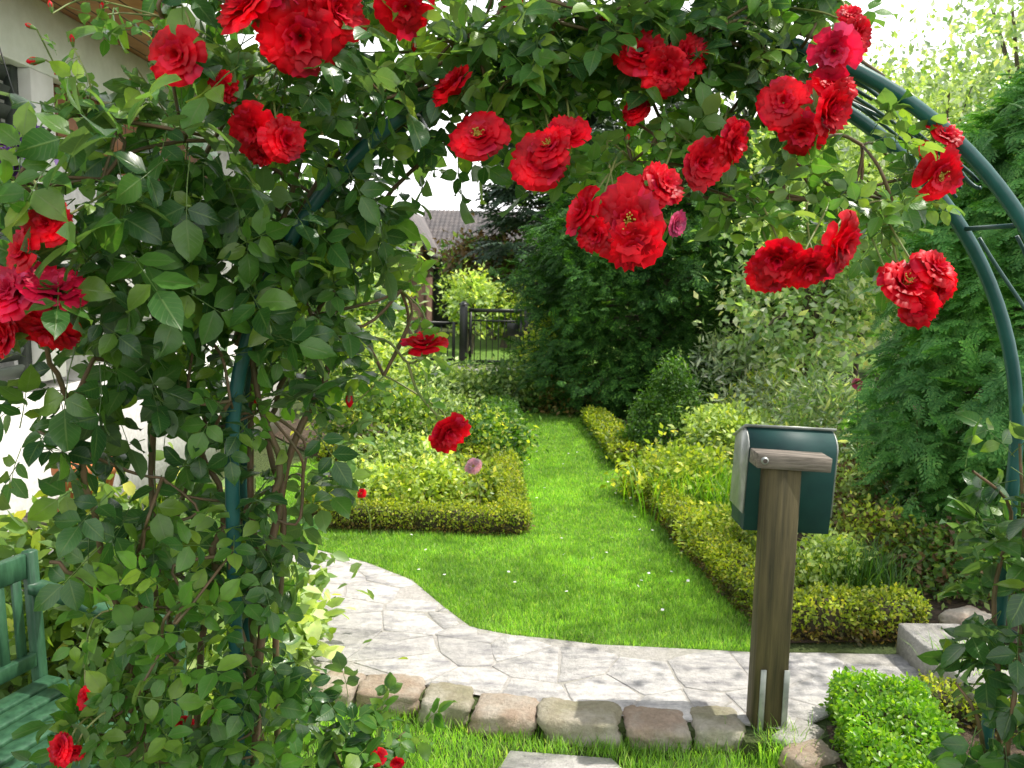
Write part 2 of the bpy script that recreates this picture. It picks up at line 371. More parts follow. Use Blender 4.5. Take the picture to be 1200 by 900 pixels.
def tube(pts, r0, r1=None, n=6, mi=0, cap=True):
    pts = np.array(pts, float); r1 = r0 if r1 is None else r1
    m = len(pts); tg = np.gradient(pts, axis=0); tg = nrm(tg)
    up = np.array([0.13, 0.21, 0.97]) if abs(tg[0][2]) < 0.9 else np.array([0.97, 0.2, 0.1])
    V = []
    x = nrm(np.cross(up, tg[0]))
    for i in range(m):
        x = nrm(x - tg[i] * np.dot(x, tg[i])); y = np.cross(tg[i], x)
        r = r0 + (r1 - r0) * i / max(m - 1, 1)
        for k in range(n):
            a = 2 * PI * k / n
            V.append(pts[i] + r * (math.cos(a) * x + math.sin(a) * y))
    F = [(i * n + k, i * n + (k + 1) % n, (i + 1) * n + (k + 1) % n, (i + 1) * n + k) for i in range(m - 1) for k in range(n)]
    if cap: F += [tuple(range(n))[::-1], tuple((m - 1) * n + k for k in range(n))]
    return mk(V, F, mi=mi)
def lathe(prof, n=24, c=(0, 0, 0), mi=0):
    V = [(r * math.cos(2 * PI * k / n), r * math.sin(2 * PI * k / n), z) for r, z in prof for k in range(n)]
    F = [(i * n + k, i * n + (k + 1) % n, (i + 1) * n + (k + 1) % n, (i + 1) * n + k) for i in range(len(prof) - 1) for k in range(n)]
    return xf(mk(V, F, mi=mi), None, c)
def polyslab(poly, z0, z1, mi=0):
    n = len(poly)
    V = [(p[0], p[1], z1) for p in poly] + [(p[0], p[1], z0) for p in poly]
    F = [tuple(range(n))] + [(i, i + n, (i + 1) % n + n, (i + 1) % n) for i in range(n)]
    return mk(V, F, mi=mi)
def ccw(poly):
    a = sum(poly[i][0] * poly[(i + 1) % len(poly)][1] - poly[(i + 1) % len(poly)][0] * poly[i][1] for i in range(len(poly)))
    return poly if a > 0 else poly[::-1]
def tri_sheet(poly, z):
    """triangulated flat sheet of a possibly concave outline"""
    from mathutils.geometry import tessellate_polygon
    poly = ccw(poly)
    tr = tessellate_polygon([[Vector((p[0], p[1], 0)) for p in poly]])
    F = []
    for t in tr:
        a, b, c = [poly[i] for i in t]
        s = (b[0] - a[0]) * (c[1] - a[1]) - (b[1] - a[1]) * (c[0] - a[0])
        F.append(tuple(t) if s > 0 else tuple(t)[::-1])
    return mk([(p[0], p[1], z) for p in poly], F)
def sheet_slab(poly, z0, z1):
    poly = ccw(poly); n = len(poly); a = tri_sheet(poly, z1)
    V = [(p[0], p[1], z1) for p in poly] + [(p[0], p[1], z0) for p in poly]
    F = [(i, i + n, (i + 1) % n + n, (i + 1) % n) for i in range(n)]
    return merge([a, mk(V, F)])
def inpoly(pts, poly):
    x, y = pts[:, 0], pts[:, 1]; ins = np.zeros(len(pts), bool); n = len(poly)
    for i in range(n):
        x1, y1 = poly[i][0], poly[i][1]; x2, y2 = poly[(i + 1) % n][0], poly[(i + 1) % n][1]
        if y1 == y2: continue
        c = ((y1 > y) != (y2 > y)) & (x < (x2 - x1) * (y - y1) / (y2 - y1) + x1)
        ins ^= c
    return ins
def Gp(l, z=0.0): return [tuple(G(a, b, z)[:2]) for a, b in l]

# ------------------------------------------------------------------ leaf templates
def leaf_tpl(L=1.0, W=0.62, fold=0.10, droop=0.12, nv=4, twist=0.0):
    prof = lambda v: W * 0.5 * (math.sin(PI * min(1, v ** 0.8)) ** 0.75 if 0 < v < 1 else 0.0)
    def fn(u, v):
        u2 = u * 2 - 1; w_ = prof(v)
        x = u2 * w_; z = abs(u2) * fold * w_ * 2.2 - droop * v * v * L + twist * u2 * v * 0.2
        return (x, v * L, z)
    return grid(2, nv, fn, lambda u, v: (u * 2 - 1, v))
KITE = mk([(0, 0, 0), (0.28, 0.42, 0.06), (0, 1, -0.06), (-0.28, 0.42, 0.06)], [(0, 1, 2), (0, 2, 3)])
NARROW = mk([(0, 0, 0), (0.12, 0.4, 0.03), (0, 1, -0.1), (-0.12, 0.4, 0.03)], [(0, 1, 2), (0, 2, 3)])
OVAL = mk([(0, 0, 0), (0.26, 0.28, 0.06), (0.24, 0.68, 0.04), (0, 1, -0.06), (-0.24, 0.68, 0.04), (-0.26, 0.28, 0.06), (0, 0.5, -0.01)],
          [(0, 1, 6), (1, 2, 6), (2, 3, 6), (3, 4, 6), (4, 5, 6), (5, 0, 6)])
def spray_tpl(seed, nl=5):
    r = random.Random(seed); parts = []
    def leaflet(pos, ang, size, tilt):
        l = leaf_tpl(1.0, r.uniform(0.58, 0.72), r.uniform(0.05, 0.16), r.uniform(0.02, 0.22), 4, r.uniform(-1, 1))
        R = Matrix.Rotation(ang, 3, 'Z') @ Matrix.Rotation(tilt, 3, 'X') @ Matrix.Rotation(r.uniform(-.35, .35), 3, 'Y')
        return xf(l, R, pos, size)
    parts.append(leaflet((0, 1.0, -0.04), r.uniform(-.1, .1), r.uniform(.62, .74), r.uniform(-.3, .1)))
    for i, y in enumerate([0.86, 0.45][:(nl - 1) // 2]):
        for s in (-1, 1):
            parts.append(leaflet((s * 0.02, y + r.uniform(-.04, .04), 0), -s * r.uniform(1.0, 1.4), r.uniform(.5, .66) * (1 - .12 * i), r.uniform(-.35, .2)))
    st = tube([(0, 0, 0), (0.0, 0.5, 0.03), (0, 1.02, -0.03)], 0.014, 0.008, 4, cap=False)
    st = st[:3] + (np.tile([0.0, 0.5], (len(st[1]), 1)), 0)
    return merge(parts + [st])
SPRAYS = [spray_tpl(i, 5) for i in range(4)] + [spray_tpl(9, 3)]
def frond_tpl(pairs=8, sub=3, seed=1, wide=0.07):
    r = random.Random(seed); V = []; F = []
    def blade(p, d, L, W):
        p = np.array(p); d = np.array(d) / np.linalg.norm(d); s = np.array([-d[1], d[0], 0]); i = len(V)
        V.extend([p, p + d * L * .45 + s * W, p + d * L + np.array([0, 0, -L * .12]), p + d * L * .45 - s * W]); F.extend([(i, i + 1, i + 2), (i, i + 2, i + 3)])
    for k in range(pairs):
        y = (k + .5) / pairs; ln = 0.42 * (1 - 0.75 * y) + .05; z = -0.18 * y * y
        for s in (-1, 1):
            a = math.radians(r.uniform(40, 60)); d = np.array([s * math.sin(a), math.cos(a), -.15])
            for q in range(sub):
                p = np.array([0, y, z]) + d * ln * q / sub
                if q == sub - 1: blade(p, d, ln / sub * 1.5, wide * .6)
                else:
                    b2 = math.radians(30)
                    for s2 in (-1, 1):
                        c, sn = math.cos(b2 * s2), math.sin(b2 * s2)
                        blade(p, (d[0] * c - d[1] * sn, d[0] * sn + d[1] * c, d[2]), ln / sub * 1.3, wide * .5)
    blade((0, 0.0, 0), (0, 1, -.05), 0.6, wide * .35); blade((0, .5, -.06), (0, 1, -.2), 0.6, wide * .5)
    return mk(V, F)
FROND = [frond_tpl(8, 3, i) for i in range(3)]
FROND_S = [frond_tpl(5, 2, i + 5, 0.10) for i in range(3)]

# ------------------------------------------------------------------ foliage clouds
def clump_cloud(center, radii, ncl, per, cr, kind='ellipsoid', shell=0.55, zmin=None, up=0.35):
    """leaf positions gathered in clumps over a crown; returns (T, outward, clump centres)"""
    c = np.array(center, float); rad = np.array(radii, float)
    d = nrm(rnd(ncl)); rr = rs.uniform(shell, 1.0, ncl)[:, None]
    if kind == 'ellipsoid': cc = c + d * rad * rr
    elif kind == 'cone':    # centre = middle of the base
        h = 1 - np.sqrt(rs.uniform(0, 1, ncl)); a = rs.uniform(0, 2 * PI, ncl)
        r_ = (1 - h ** 1.25) * rs.uniform(shell, 1.0, ncl)
        cc = c + np.stack([np.cos(a) * r_ * rad[0], np.sin(a) * r_ * rad[1], h * rad[2]], 1)
    elif kind == 'dome':    # centre = base, rounded top and full sides
        h = rs.uniform(0, 1, ncl) ** 0.8; a = rs.uniform(0, 2 * PI, ncl)
        r_ = np.sqrt(np.maximum(0.02, 1 - h ** 2.4)) * rs.uniform(shell, 1, ncl) * (0.75 + 0.25 * np.minimum(1, h * 4))
        cc = c + np.stack([np.cos(a) * r_ * rad[0], np.sin(a) * r_ * rad[1], h * rad[2]], 1)
    sc = rs.uniform(0.6, 1.3, ncl)
    T = np.repeat(cc, per, 0) + rnd(ncl * per, 1) * (cr * np.repeat(sc, per))[:, None] * np.array([1, 1, .7])
    base = c.copy();
    if kind != 'ellipsoid': base = c + np.array([0, 0, rad[2] * .35])
    o = nrm((T - base) / rad) + nrm(T - np.repeat(cc, per, 0)) * .6
    if zmin is not None:
        k = T[:, 2] > zmin; T, o = T[k], o[k]
    return T, nrm(o), cc
def leaves_on(T, o, size, tpl, mi=0, spread=0.7, up=0.5, var=0.35, droop=0.0):
    n = len(T); ax = nrm(o * .6 + rnd(n, spread) + np.array([0, 0, -droop])); nn = nrm(o * .5 + np.array([0, 0, up]) + rnd(n, .45))
    return inst(tpl, frames(ax, nn, size * rs.uniform(1 - var, 1 + var, n)), T, mi)
def limb_tubes(base, cc, k, r0, mid=0.5):
    ps = []
    idx = rs.choice(len(cc), min(k, len(cc)), replace=False)
    for i in idx:
        e = cc[i]; b = np.array(base); m = b + (e - b) * mid; m[2] += 0.08 * np.linalg.norm(e - b); m[:2] += rs.normal(size=2) * .04 * np.linalg.norm(e - b)
        ps.append(tube(smoothpath([b, m, e], 3), r0, r0 * .25, 5, cap=False))
    return ps
def plant(name, label, cat, base, radii, ncl, per, cr, leaf, mat, tpl=KITE, kind='dome', shell=.45, stems=10, group=None, up=.5, spread=.7, droop=0, mat2=None, frac2=0, sr=.006):
    t = thing(name, label, cat, base, group)
    T, o, cc = clump_cloud(base, radii, ncl, per, cr, kind, shell, zmin=base[2] - .02)
    k = int(len(T) * (1 - frac2)); pr = rs.permutation(len(T)); a, b = pr[:k], pr[k:]
    parts = [leaves_on(T[a], o[a], leaf, tpl, 0, spread, up, droop=droop)]
    ms = [M[mat]]
    if mat2: parts.append(leaves_on(T[b], o[b], leaf, tpl, 1, spread, up)); ms.append(M[mat2])
    build('foliage', parts, ms, t)
    b0 = np.array(base, float)
    ps = [tube([b0 + np.array([rs.normal() * radii[0] * .15, rs.normal() * radii[1] * .15, -.02]), b0 + (cc[i] - b0) * .5 + rs.normal(size=3) * .02, cc[i]], sr, sr * .4, 4, cap=False) for i in rs.choice(len(cc), min(stems, len(cc)), replace=False)]
    build('stems', ps, M['twig'], t)
    return t

# ================================================================== SETTING
fg_line = Gp([(-1200, 800), (200, 800), (345, 800), (372, 806), (440, 808), (530, 826), (640, 841), (750, 852), (866, 856), (874, 868), (932, 870), (962, 892), (985, 960), (1000, 1150)], 0)
struct(build('ground', [mk([(-400, -60, LOW), (400, -60, LOW), (400, 700, LOW), (-400, 700, LOW)], [(0, 1, 2, 3)])], M['ground']))
rg = fg_line + [(fg_line[-1][0], 0.2), (40, 0.2), (40, 120), (-40, 120), (-40, fg_line[0][1])]
struct(build('raised_ground', [sheet_slab(rg, LOW - .02, -0.006)], M['ground']))

path_top = [(300, 628), (372, 645), (430, 660), (482, 680), (520, 712), (552, 736), (600, 745), (650, 750), (700, 756), (880, 765), (1062, 768), (1300, 790)]
path_bot = [(1300, 850), (1100, 850), (975, 838), (930, 858), (860, 848), (760, 843), (650, 832), (540, 812), (480, 800), (430, 792), (376, 790), (300, 800), (120, 810)]
path_poly = Gp(path_top) + Gp(path_bot) + Gp([(100, 660)])
lawn_poly = Gp([(300, 600), (372, 647), (430, 662), (482, 682), (520, 714), (552, 738), (600, 747), (650, 752), (700, 758), (905, 768), (905, 740), (742, 562), (690, 486), (560, 484), (480, 500), (300, 560)])
struct(build('lawn', [tri_sheet(lawn_poly, 0.0)], M['turf']))
bed1 = Gp([(392, 621), (608, 629), (600, 556), (392, 549), (352, 600)])
bed2 = Gp([(380, 541), (598, 541), (592, 486), (430, 478), (300, 500)])
bedR = Gp([(741, 572), (886, 726), (925, 755), (1078, 752), (1400, 760), (1700, 480), (900, 440), (700, 478), (688, 490), (736, 548)])
struct(build('soil_bed', [tri_sheet(b, 0.006) for b in (bed1, bed2, bedR)] , M['soil']))
bedF = Gp([(968, 850), (1300, 850), (1500, 1000), (1010, 1000)], 0)
struct(build('soil', [tri_sheet(bedF, -0.001)], M['soil']))

# crazy paving: voronoi slabs over a bed of mortar
def clip(poly, p, n):
    out = []
    for i in range(len(poly)):
        a, b = poly[i], poly[(i + 1) % len(poly)]
        da = (a[0] - p[0]) * n[0] + (a[1] - p[1]) * n[1]; db = (b[0] - p[0]) * n[0] + (b[1] - p[1]) * n[1]
        if da <= 0: out.append(a)
        if da * db < 0:
            t = da / (da - db); out.append((a[0] + (b[0] - a[0]) * t, a[1] + (b[1] - a[1]) * t))
    return out
pts = []
for i in range(-28, 26):
    for j in range(0, 27):
        if rs.uniform() > .22: pts.append((i * .23 + rs.uniform(-.12, .12), 2.4 + j * .17 + rs.uniform(-.085, .085)))
pts = np.array(pts); keep = inpoly(pts, path_poly)
slabs = []
PV, PF = [], []
for i in np.where(keep)[0]:
    c = pts[i]; cell = [(c[0] - .5, c[1] - .5), (c[0] + .5, c[1] - .5), (c[0] + .5, c[1] + .5), (c[0] - .5, c[1] + .5)]
    for j in range(len(pts)):
        d = pts[j] - c; L = math.hypot(*d)
        if 0 < L < 1.0:
            cell = clip(cell, c + d * (.5 - .0028 / L * (1 + rs.uniform(0, 1.5))), d / L)
    if len(cell) < 3: continue
    # irregular edge: subdivide and jitter, keep inside the outline by pulling towards the centre
    ring = []
    for k in range(len(cell)):
        a = np.array(cell[k]); b = np.array(cell[(k + 1) % len(cell)]); m = max(1, int(np.linalg.norm(b - a) / .07))
        for q in range(m): ring.append(a + (b - a) * q / m + rs.normal(size=2) * .004)
    ring = [c + (np.array(r) - c) * 1.0 for r in ring]
    for q in range(len(ring)):
        for s in (1, .92, .84, .76, .68, .6, .5, .4):
            pp = c + (ring[q] - c) * s
            if inpoly(np.array([pp]), path_poly)[0]: ring[q] = pp; break
        else: ring[q] = c.copy()
    zt = rs.uniform(0.0058, 0.0080); tx, ty = rs.normal(size=2) * .003
    n = len(ring); b0 = len(PV)
    for sc, z in ((1.0, -0.004), (1.0, zt - .0015), (.975, zt)):
        for r in ring:
            p = c + (r - c) * sc; PV.append((p[0], p[1], z + (p[0] - c[0]) * tx + (p[1] - c[1]) * ty if z > 0 else z))
    for l in range(2):
        for q in range(n): PF.append((b0 + l * n + q, b0 + l * n + (q + 1) % n, b0 + (l + 1) * n + (q + 1) % n, b0 + (l + 1) * n + q))
    PF.append(tuple(b0 + 2 * n + q for q in range(n)))
struct(build('path', [shift(tri_sheet(path_poly, 0.0038), 1), mk(PV, PF, mi=0)], [M['paving'], M['mortar']]))

# grass blades
def grass(poly, holes, dens, h, w_, z, name='grass', mat='grass', fade=None, clover=0):
    P_ = np.array(poly); lo, hi = P_.min(0), P_.max(0); n = int((hi - lo).prod() * dens)
    q = rs.uniform(lo, hi, (n, 2)); k = inpoly(q, poly)
    for ho in holes: k &= ~inpoly(q, ho)
    if fade: k &= rs.uniform(0, 1, n) < np.clip((fade / np.maximum(q[:, 1], .1)) ** 1.3, 0, 1)
    q = q[k]; n = len(q)
    nzv = np.array([noise.noise((a * 1.7, b * 1.7, 3.1)) for a, b in q])
    T = np.column_stack([q, np.full(n, z)])
    wd = w_ * (1 + np.maximum(0, q[:, 1] - 3) * .16)
    hh = h * rs.uniform(.55, 1.35, n) * (1 + nzv * .5)
    a = rs.uniform(0, 2 * PI, n); lean = rs.uniform(.0, .65, n)
    ax = np.stack([np.cos(a) * lean, np.sin(a) * lean, np.ones(n)], 1)
    a2 = a + rs.normal(size=n) * .8
    R = frames(ax, np.stack([np.cos(a2), np.sin(a2), np.zeros(n)], 1) , np.stack([wd, hh, hh], 1))
    tpl = mk([(-.5, 0, 0), (.5, 0, 0), (-.38, .55, .05), (.38, .55, .05), (0, 1, .22)], [(0, 1, 3, 2), (2, 3, 4)])
    o = build(name, [inst(tpl, R, T)], M[mat]); o['kind'] = 'stuff'
    tag(o, 'short bright green lawn grass between the clipped hedges and the path' if z > -.05 else 'grass in front of the border stones, around the pale stepping slab', 'grass')
    return o
grass(lawn_poly, [path_poly, bed1, bed2, bedR], 19000, .025, .0030, 0.0, fade=4.2)
step_poly = Gp([(598, 884), (716, 893), (745, 920), (700, 960), (560, 940)], LOW)
fgp = [(-1.1, 1.5)] + [(-1.1, fg_line[3][1])] + fg_line[3:13] + [(fg_line[12][0], 1.5)]
grass(fgp, [step_poly], 11000, .05, .0036, LOW)
o = build('stepping_stone', [merge([polyslab(ccw(step_poly), LOW, LOW + .014)])], M['paving'])
tag(o, 'flat pale stepping slab set in the near grass', 'stepping stone')
# tiny daisies in the lawn
q = rs.uniform([-.6, 3.8], [1.2, 7.5], (70, 2)); q = q[inpoly(q, lawn_poly) & ~inpoly(q, bed1)]
n = len(q); T = np.column_stack([q, rs.uniform(.025, .04, n)])
dz = mk([(math.cos(k * PI / 4) * (1 if k % 2 else .7), math.sin(k * PI / 4) * (1 if k % 2 else .7), 0) for k in range(8)], [tuple(range(8))])
o = build('daisies', [inst(dz, frames(np.tile([0., 1, 0], (n, 1)) + rnd(n, .2), np.tile([0., 0, 1], (n, 1)) + rnd(n, .3), np.full(n, .010)), T)], M['white_paint'])
o['kind'] = 'stuff'; tag(o, 'tiny white daisies scattered in the lawn', 'flowers')

# border stones
def rock(c, sx, sy, sz, seed, mat, rot=0):
    nu, nv = 40, 24; V = []; F = []
    r = random.Random(seed); sk = r.uniform(-.15, .15)
    for j in range(nv + 1):
        ph = PI * j / nv - PI / 2
        for i in range(nu):
            th = 2 * PI * i / nu
            d = np.array([math.cos(ph) * math.cos(th), math.cos(ph) * math.sin(th), math.sin(ph)])
            e = 7.0; L = (abs(d[0]) ** e + abs(d[1]) ** e + abs(d[2]) ** e) ** (-1 / e)
            p = d * L
            f = 1 + .13 * noise.noise(Vector(p * 1.3) + Vector((seed * 3.1, 0, 0))) + .07 * noise.noise(Vector(p * 3.3) + Vector((0, seed * 2.3, 0))) + .035 * noise.noise(Vector(p * 9) + Vector((0, 0, seed * 1.3)))
            p = p * f; p[0] += sk * p[2]
            V.append((p[0] * sx / 2, p[1] * sy / 2, p[2] * sz / 2))
    for j in range(nv):
        for i in range(nu): F.append((j * nu + i, j * nu + (i + 1) % nu, (j + 1) * nu + (i + 1) % nu, (j + 1) * nu + i))
    p = xf(mk(V, F), Matrix.Rotation(rot, 3, 'Z'), c)
    return p
stones = [  # px, py of the top front, width px, label
    (397, 806, 50, 'sandstone', 'rounded pinkish sandstone at the left end of the path edging'),
    (458, 812, 80, 'sandstone', 'long low pinkish sandstone just right of the left end stone of the path edging'),
    (523, 825, 62, 'moss_stone', 'greenish mossy cube of stone in the path edging'),
    (592, 836, 80, 'sandstone', 'big warm brown sandstone in the middle of the path edging'),
    (682, 845, 98, 'moss_stone', 'longest flat-topped stone in the path edging above the stepping slab'),
    (773, 850, 76, 'sandstone', 'pale flat-topped stone in the edging right of the longest one'),
    (844, 851, 60, 'moss_stone', 'pale stone in the edging just left of the mailbox post'),
    (943, 868, 40, 'step_stone', 'small pale stone right of the foot of the mailbox post'),
    (956, 893, 46, 'sandstone', 'reddish brown stone by the near corner of the clipped box hedge')]
for i, (px, py, wpx, mt, lb) in enumerate(stones):
    g = G(px, py, 0.01); D = g[1]; ww = wpx * D / 1000 * 1.03
    dpt = .18
    rot = {7: -.9, 8: -1.1}.get(i, -.1 - .12 * (i == 0)); hh = .100 * rs.uniform(.88, 1.1)
    o = build('border_stone', [rock((g[0], g[1] + dpt * .30, -.030 + rs.uniform(-.005, .006)), ww, dpt, hh, i + 3, mt, rot)], M[mt], smooth=True)
    tag(o, lb, 'stone', 'stones edging the path')
o = build('upright_stone', [rock(tuple(G(357, 850, -.06)), .10, .10, .26, 31, 'step_stone', .3)], M['step_stone'], smooth=True)
tag(o, 'grey upright stone left of the path edging, behind rose leaves', 'stone')
g = G(1092, 742, .1); x0 = G(1058, 733, .12)
L_, Wd = .62, .27
o = build('stone_block', [box(x0[0] + Wd / 2 - .015, x0[1] - L_ / 2 + .0, .062, Wd, L_, .145, Matrix.Rotation(.03, 3, 'Z'), .006)], M['step_stone'])
tag(o, 'rectangular pale stone block lying beside the box hedge at right', 'stone block')
o = build('rough_stone', [rock(tuple(G(1135, 735, .06)), .22, .16, .14, 12, 'sandstone', .4)], M['sandstone'], smooth=True)
tag(o, 'rough brown stone behind the pale stone block', 'stone')

# ================================================================== HEDGES
def hedge(name, label, line, width, height, leaf, mat, dens, low_mat=None, group=None, z0=0.0, closed=False, jit=.012):
    t = thing(name, label, 'hedge', (line[0][0], line[0][1], z0), group)
    line = [np.array([p[0], p[1]]) for p in line]; segs = []
    core = []
    allT, allO = [], []
    for i in range(len(line) - 1):
        a, b = line[i], line[i + 1]; L = np.linalg.norm(b - a); d = (b - a) / L; s = np.array([-d[1], d[0]])
        ang = math.atan2(d[1], d[0]); m = (a + b) / 2
        core.append(box(m[0], m[1], z0 + height * .44 + .001 * i, L + width * .55 - .002 * i, width * .74, height * .84, Matrix.Rotation(ang, 3, 'Z'), .02))
        n = int(L * (width + 2 * height) * dens)
        u = rs.uniform(-width * .35, L + width * .35, n); pick = rs.uniform(0, 1, n) * (width + 2 * height)
        top = pick < width; side = np.where(pick < width + height, -1, 1)
        v = np.where(top, rs.uniform(-.5, .5, n) * width, side * width / 2); z = np.where(top, height, rs.uniform(0, 1, n) * height)
        # rounding + lumpiness
        lump = np.array([noise.noise((x * 6 + i * 7, y * 9, q * 9)) for x, y, q in zip(u, v, z)])
        v = v * (1 + lump * .22); z = z * (1 + lump * .16)
        edge = np.clip((np.abs(v) - width * .36) / (width * .14), 0, 1); z = np.where(top, z - edge * .025, z)
        xy = a + u[:, None] * d + v[:, None] * s
        o = np.column_stack([s[None, :] * np.where(top, 0, side)[:, None], np.where(top, 1.0, .2)])
        allT.append(np.column_stack([xy, z + z0]) + rnd(n, jit)); allO.append(o + rnd(n, .35))
        if not closed:    # end caps
            for e, sg in (((0, a), -1), ((1, b), 1)):
                if (e[0] == 0 and i == 0) or (e[0] == 1 and i == len(line) - 2):
                    k = int(width * height * dens * 1.1); v2 = rs.uniform(-.5, .5, k) * width; z2 = rs.uniform(0, 1, k) * height
                    xy = e[1] + d * sg * width * .38 + v2[:, None] * s
                    allT.append(np.column_stack([xy, z2 + z0]) + rnd(k, jit)); allO.append(np.tile([d[0] * sg, d[1] * sg, .2], (k, 1)) + rnd(k, .35))
    T = np.concatenate(allT); O = nrm(np.concatenate(allO)); hz = (T[:, 2] - z0) / height
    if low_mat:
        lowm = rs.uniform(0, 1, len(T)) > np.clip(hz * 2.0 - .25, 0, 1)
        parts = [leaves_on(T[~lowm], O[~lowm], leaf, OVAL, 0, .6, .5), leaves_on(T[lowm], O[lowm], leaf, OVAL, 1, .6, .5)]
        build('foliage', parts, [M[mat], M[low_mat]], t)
    else:
        build('foliage', [leaves_on(T, O, leaf, OVAL, 0, .6, .5)], [M[mat]], t)
    build('branches', core, M['twig'], t)
    return t
GH = 'low golden hedges edging the flower beds'
def inset(l): return Gp(l)
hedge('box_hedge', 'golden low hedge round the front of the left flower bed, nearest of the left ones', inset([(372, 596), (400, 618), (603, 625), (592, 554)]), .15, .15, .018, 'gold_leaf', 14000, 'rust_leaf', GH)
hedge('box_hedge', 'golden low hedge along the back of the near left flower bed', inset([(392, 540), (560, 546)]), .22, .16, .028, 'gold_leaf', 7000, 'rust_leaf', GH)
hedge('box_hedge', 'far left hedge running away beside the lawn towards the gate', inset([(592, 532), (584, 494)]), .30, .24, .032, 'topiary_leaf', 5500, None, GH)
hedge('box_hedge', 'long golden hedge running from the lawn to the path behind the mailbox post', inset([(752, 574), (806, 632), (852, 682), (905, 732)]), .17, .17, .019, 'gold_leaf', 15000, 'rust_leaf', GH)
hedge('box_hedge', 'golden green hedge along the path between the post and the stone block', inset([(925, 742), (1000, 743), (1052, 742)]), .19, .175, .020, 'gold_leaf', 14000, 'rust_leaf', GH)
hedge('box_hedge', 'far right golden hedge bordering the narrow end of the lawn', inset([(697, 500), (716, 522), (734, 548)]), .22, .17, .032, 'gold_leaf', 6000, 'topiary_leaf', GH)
z = LOW + .03
h1 = G(1012, 800, .10); h2 = G(1068, 905, .10)
hedge('clipped_box', 'bright green clipped box hedge in the bottom right corner beside the rose', [(h1[0], h1[1] - .17), (h2[0] - .02, h2[1] - .15)], .30, .175, .019, 'box_leaf', 26000, None, None, -.02, jit=.010)
b1 = G(1060, 785, .05); b2 = G(1130, 795, .05)
hedge('box_hedge', 'small low yellow green hedge between the clipped box and the stone block', [(b1[0] + .02, b1[1] - .24), (b2[0], b2[1] - .28)], .16, .10, .018, 'gold_leaf', 14000, 'rust_leaf', None, -.001)

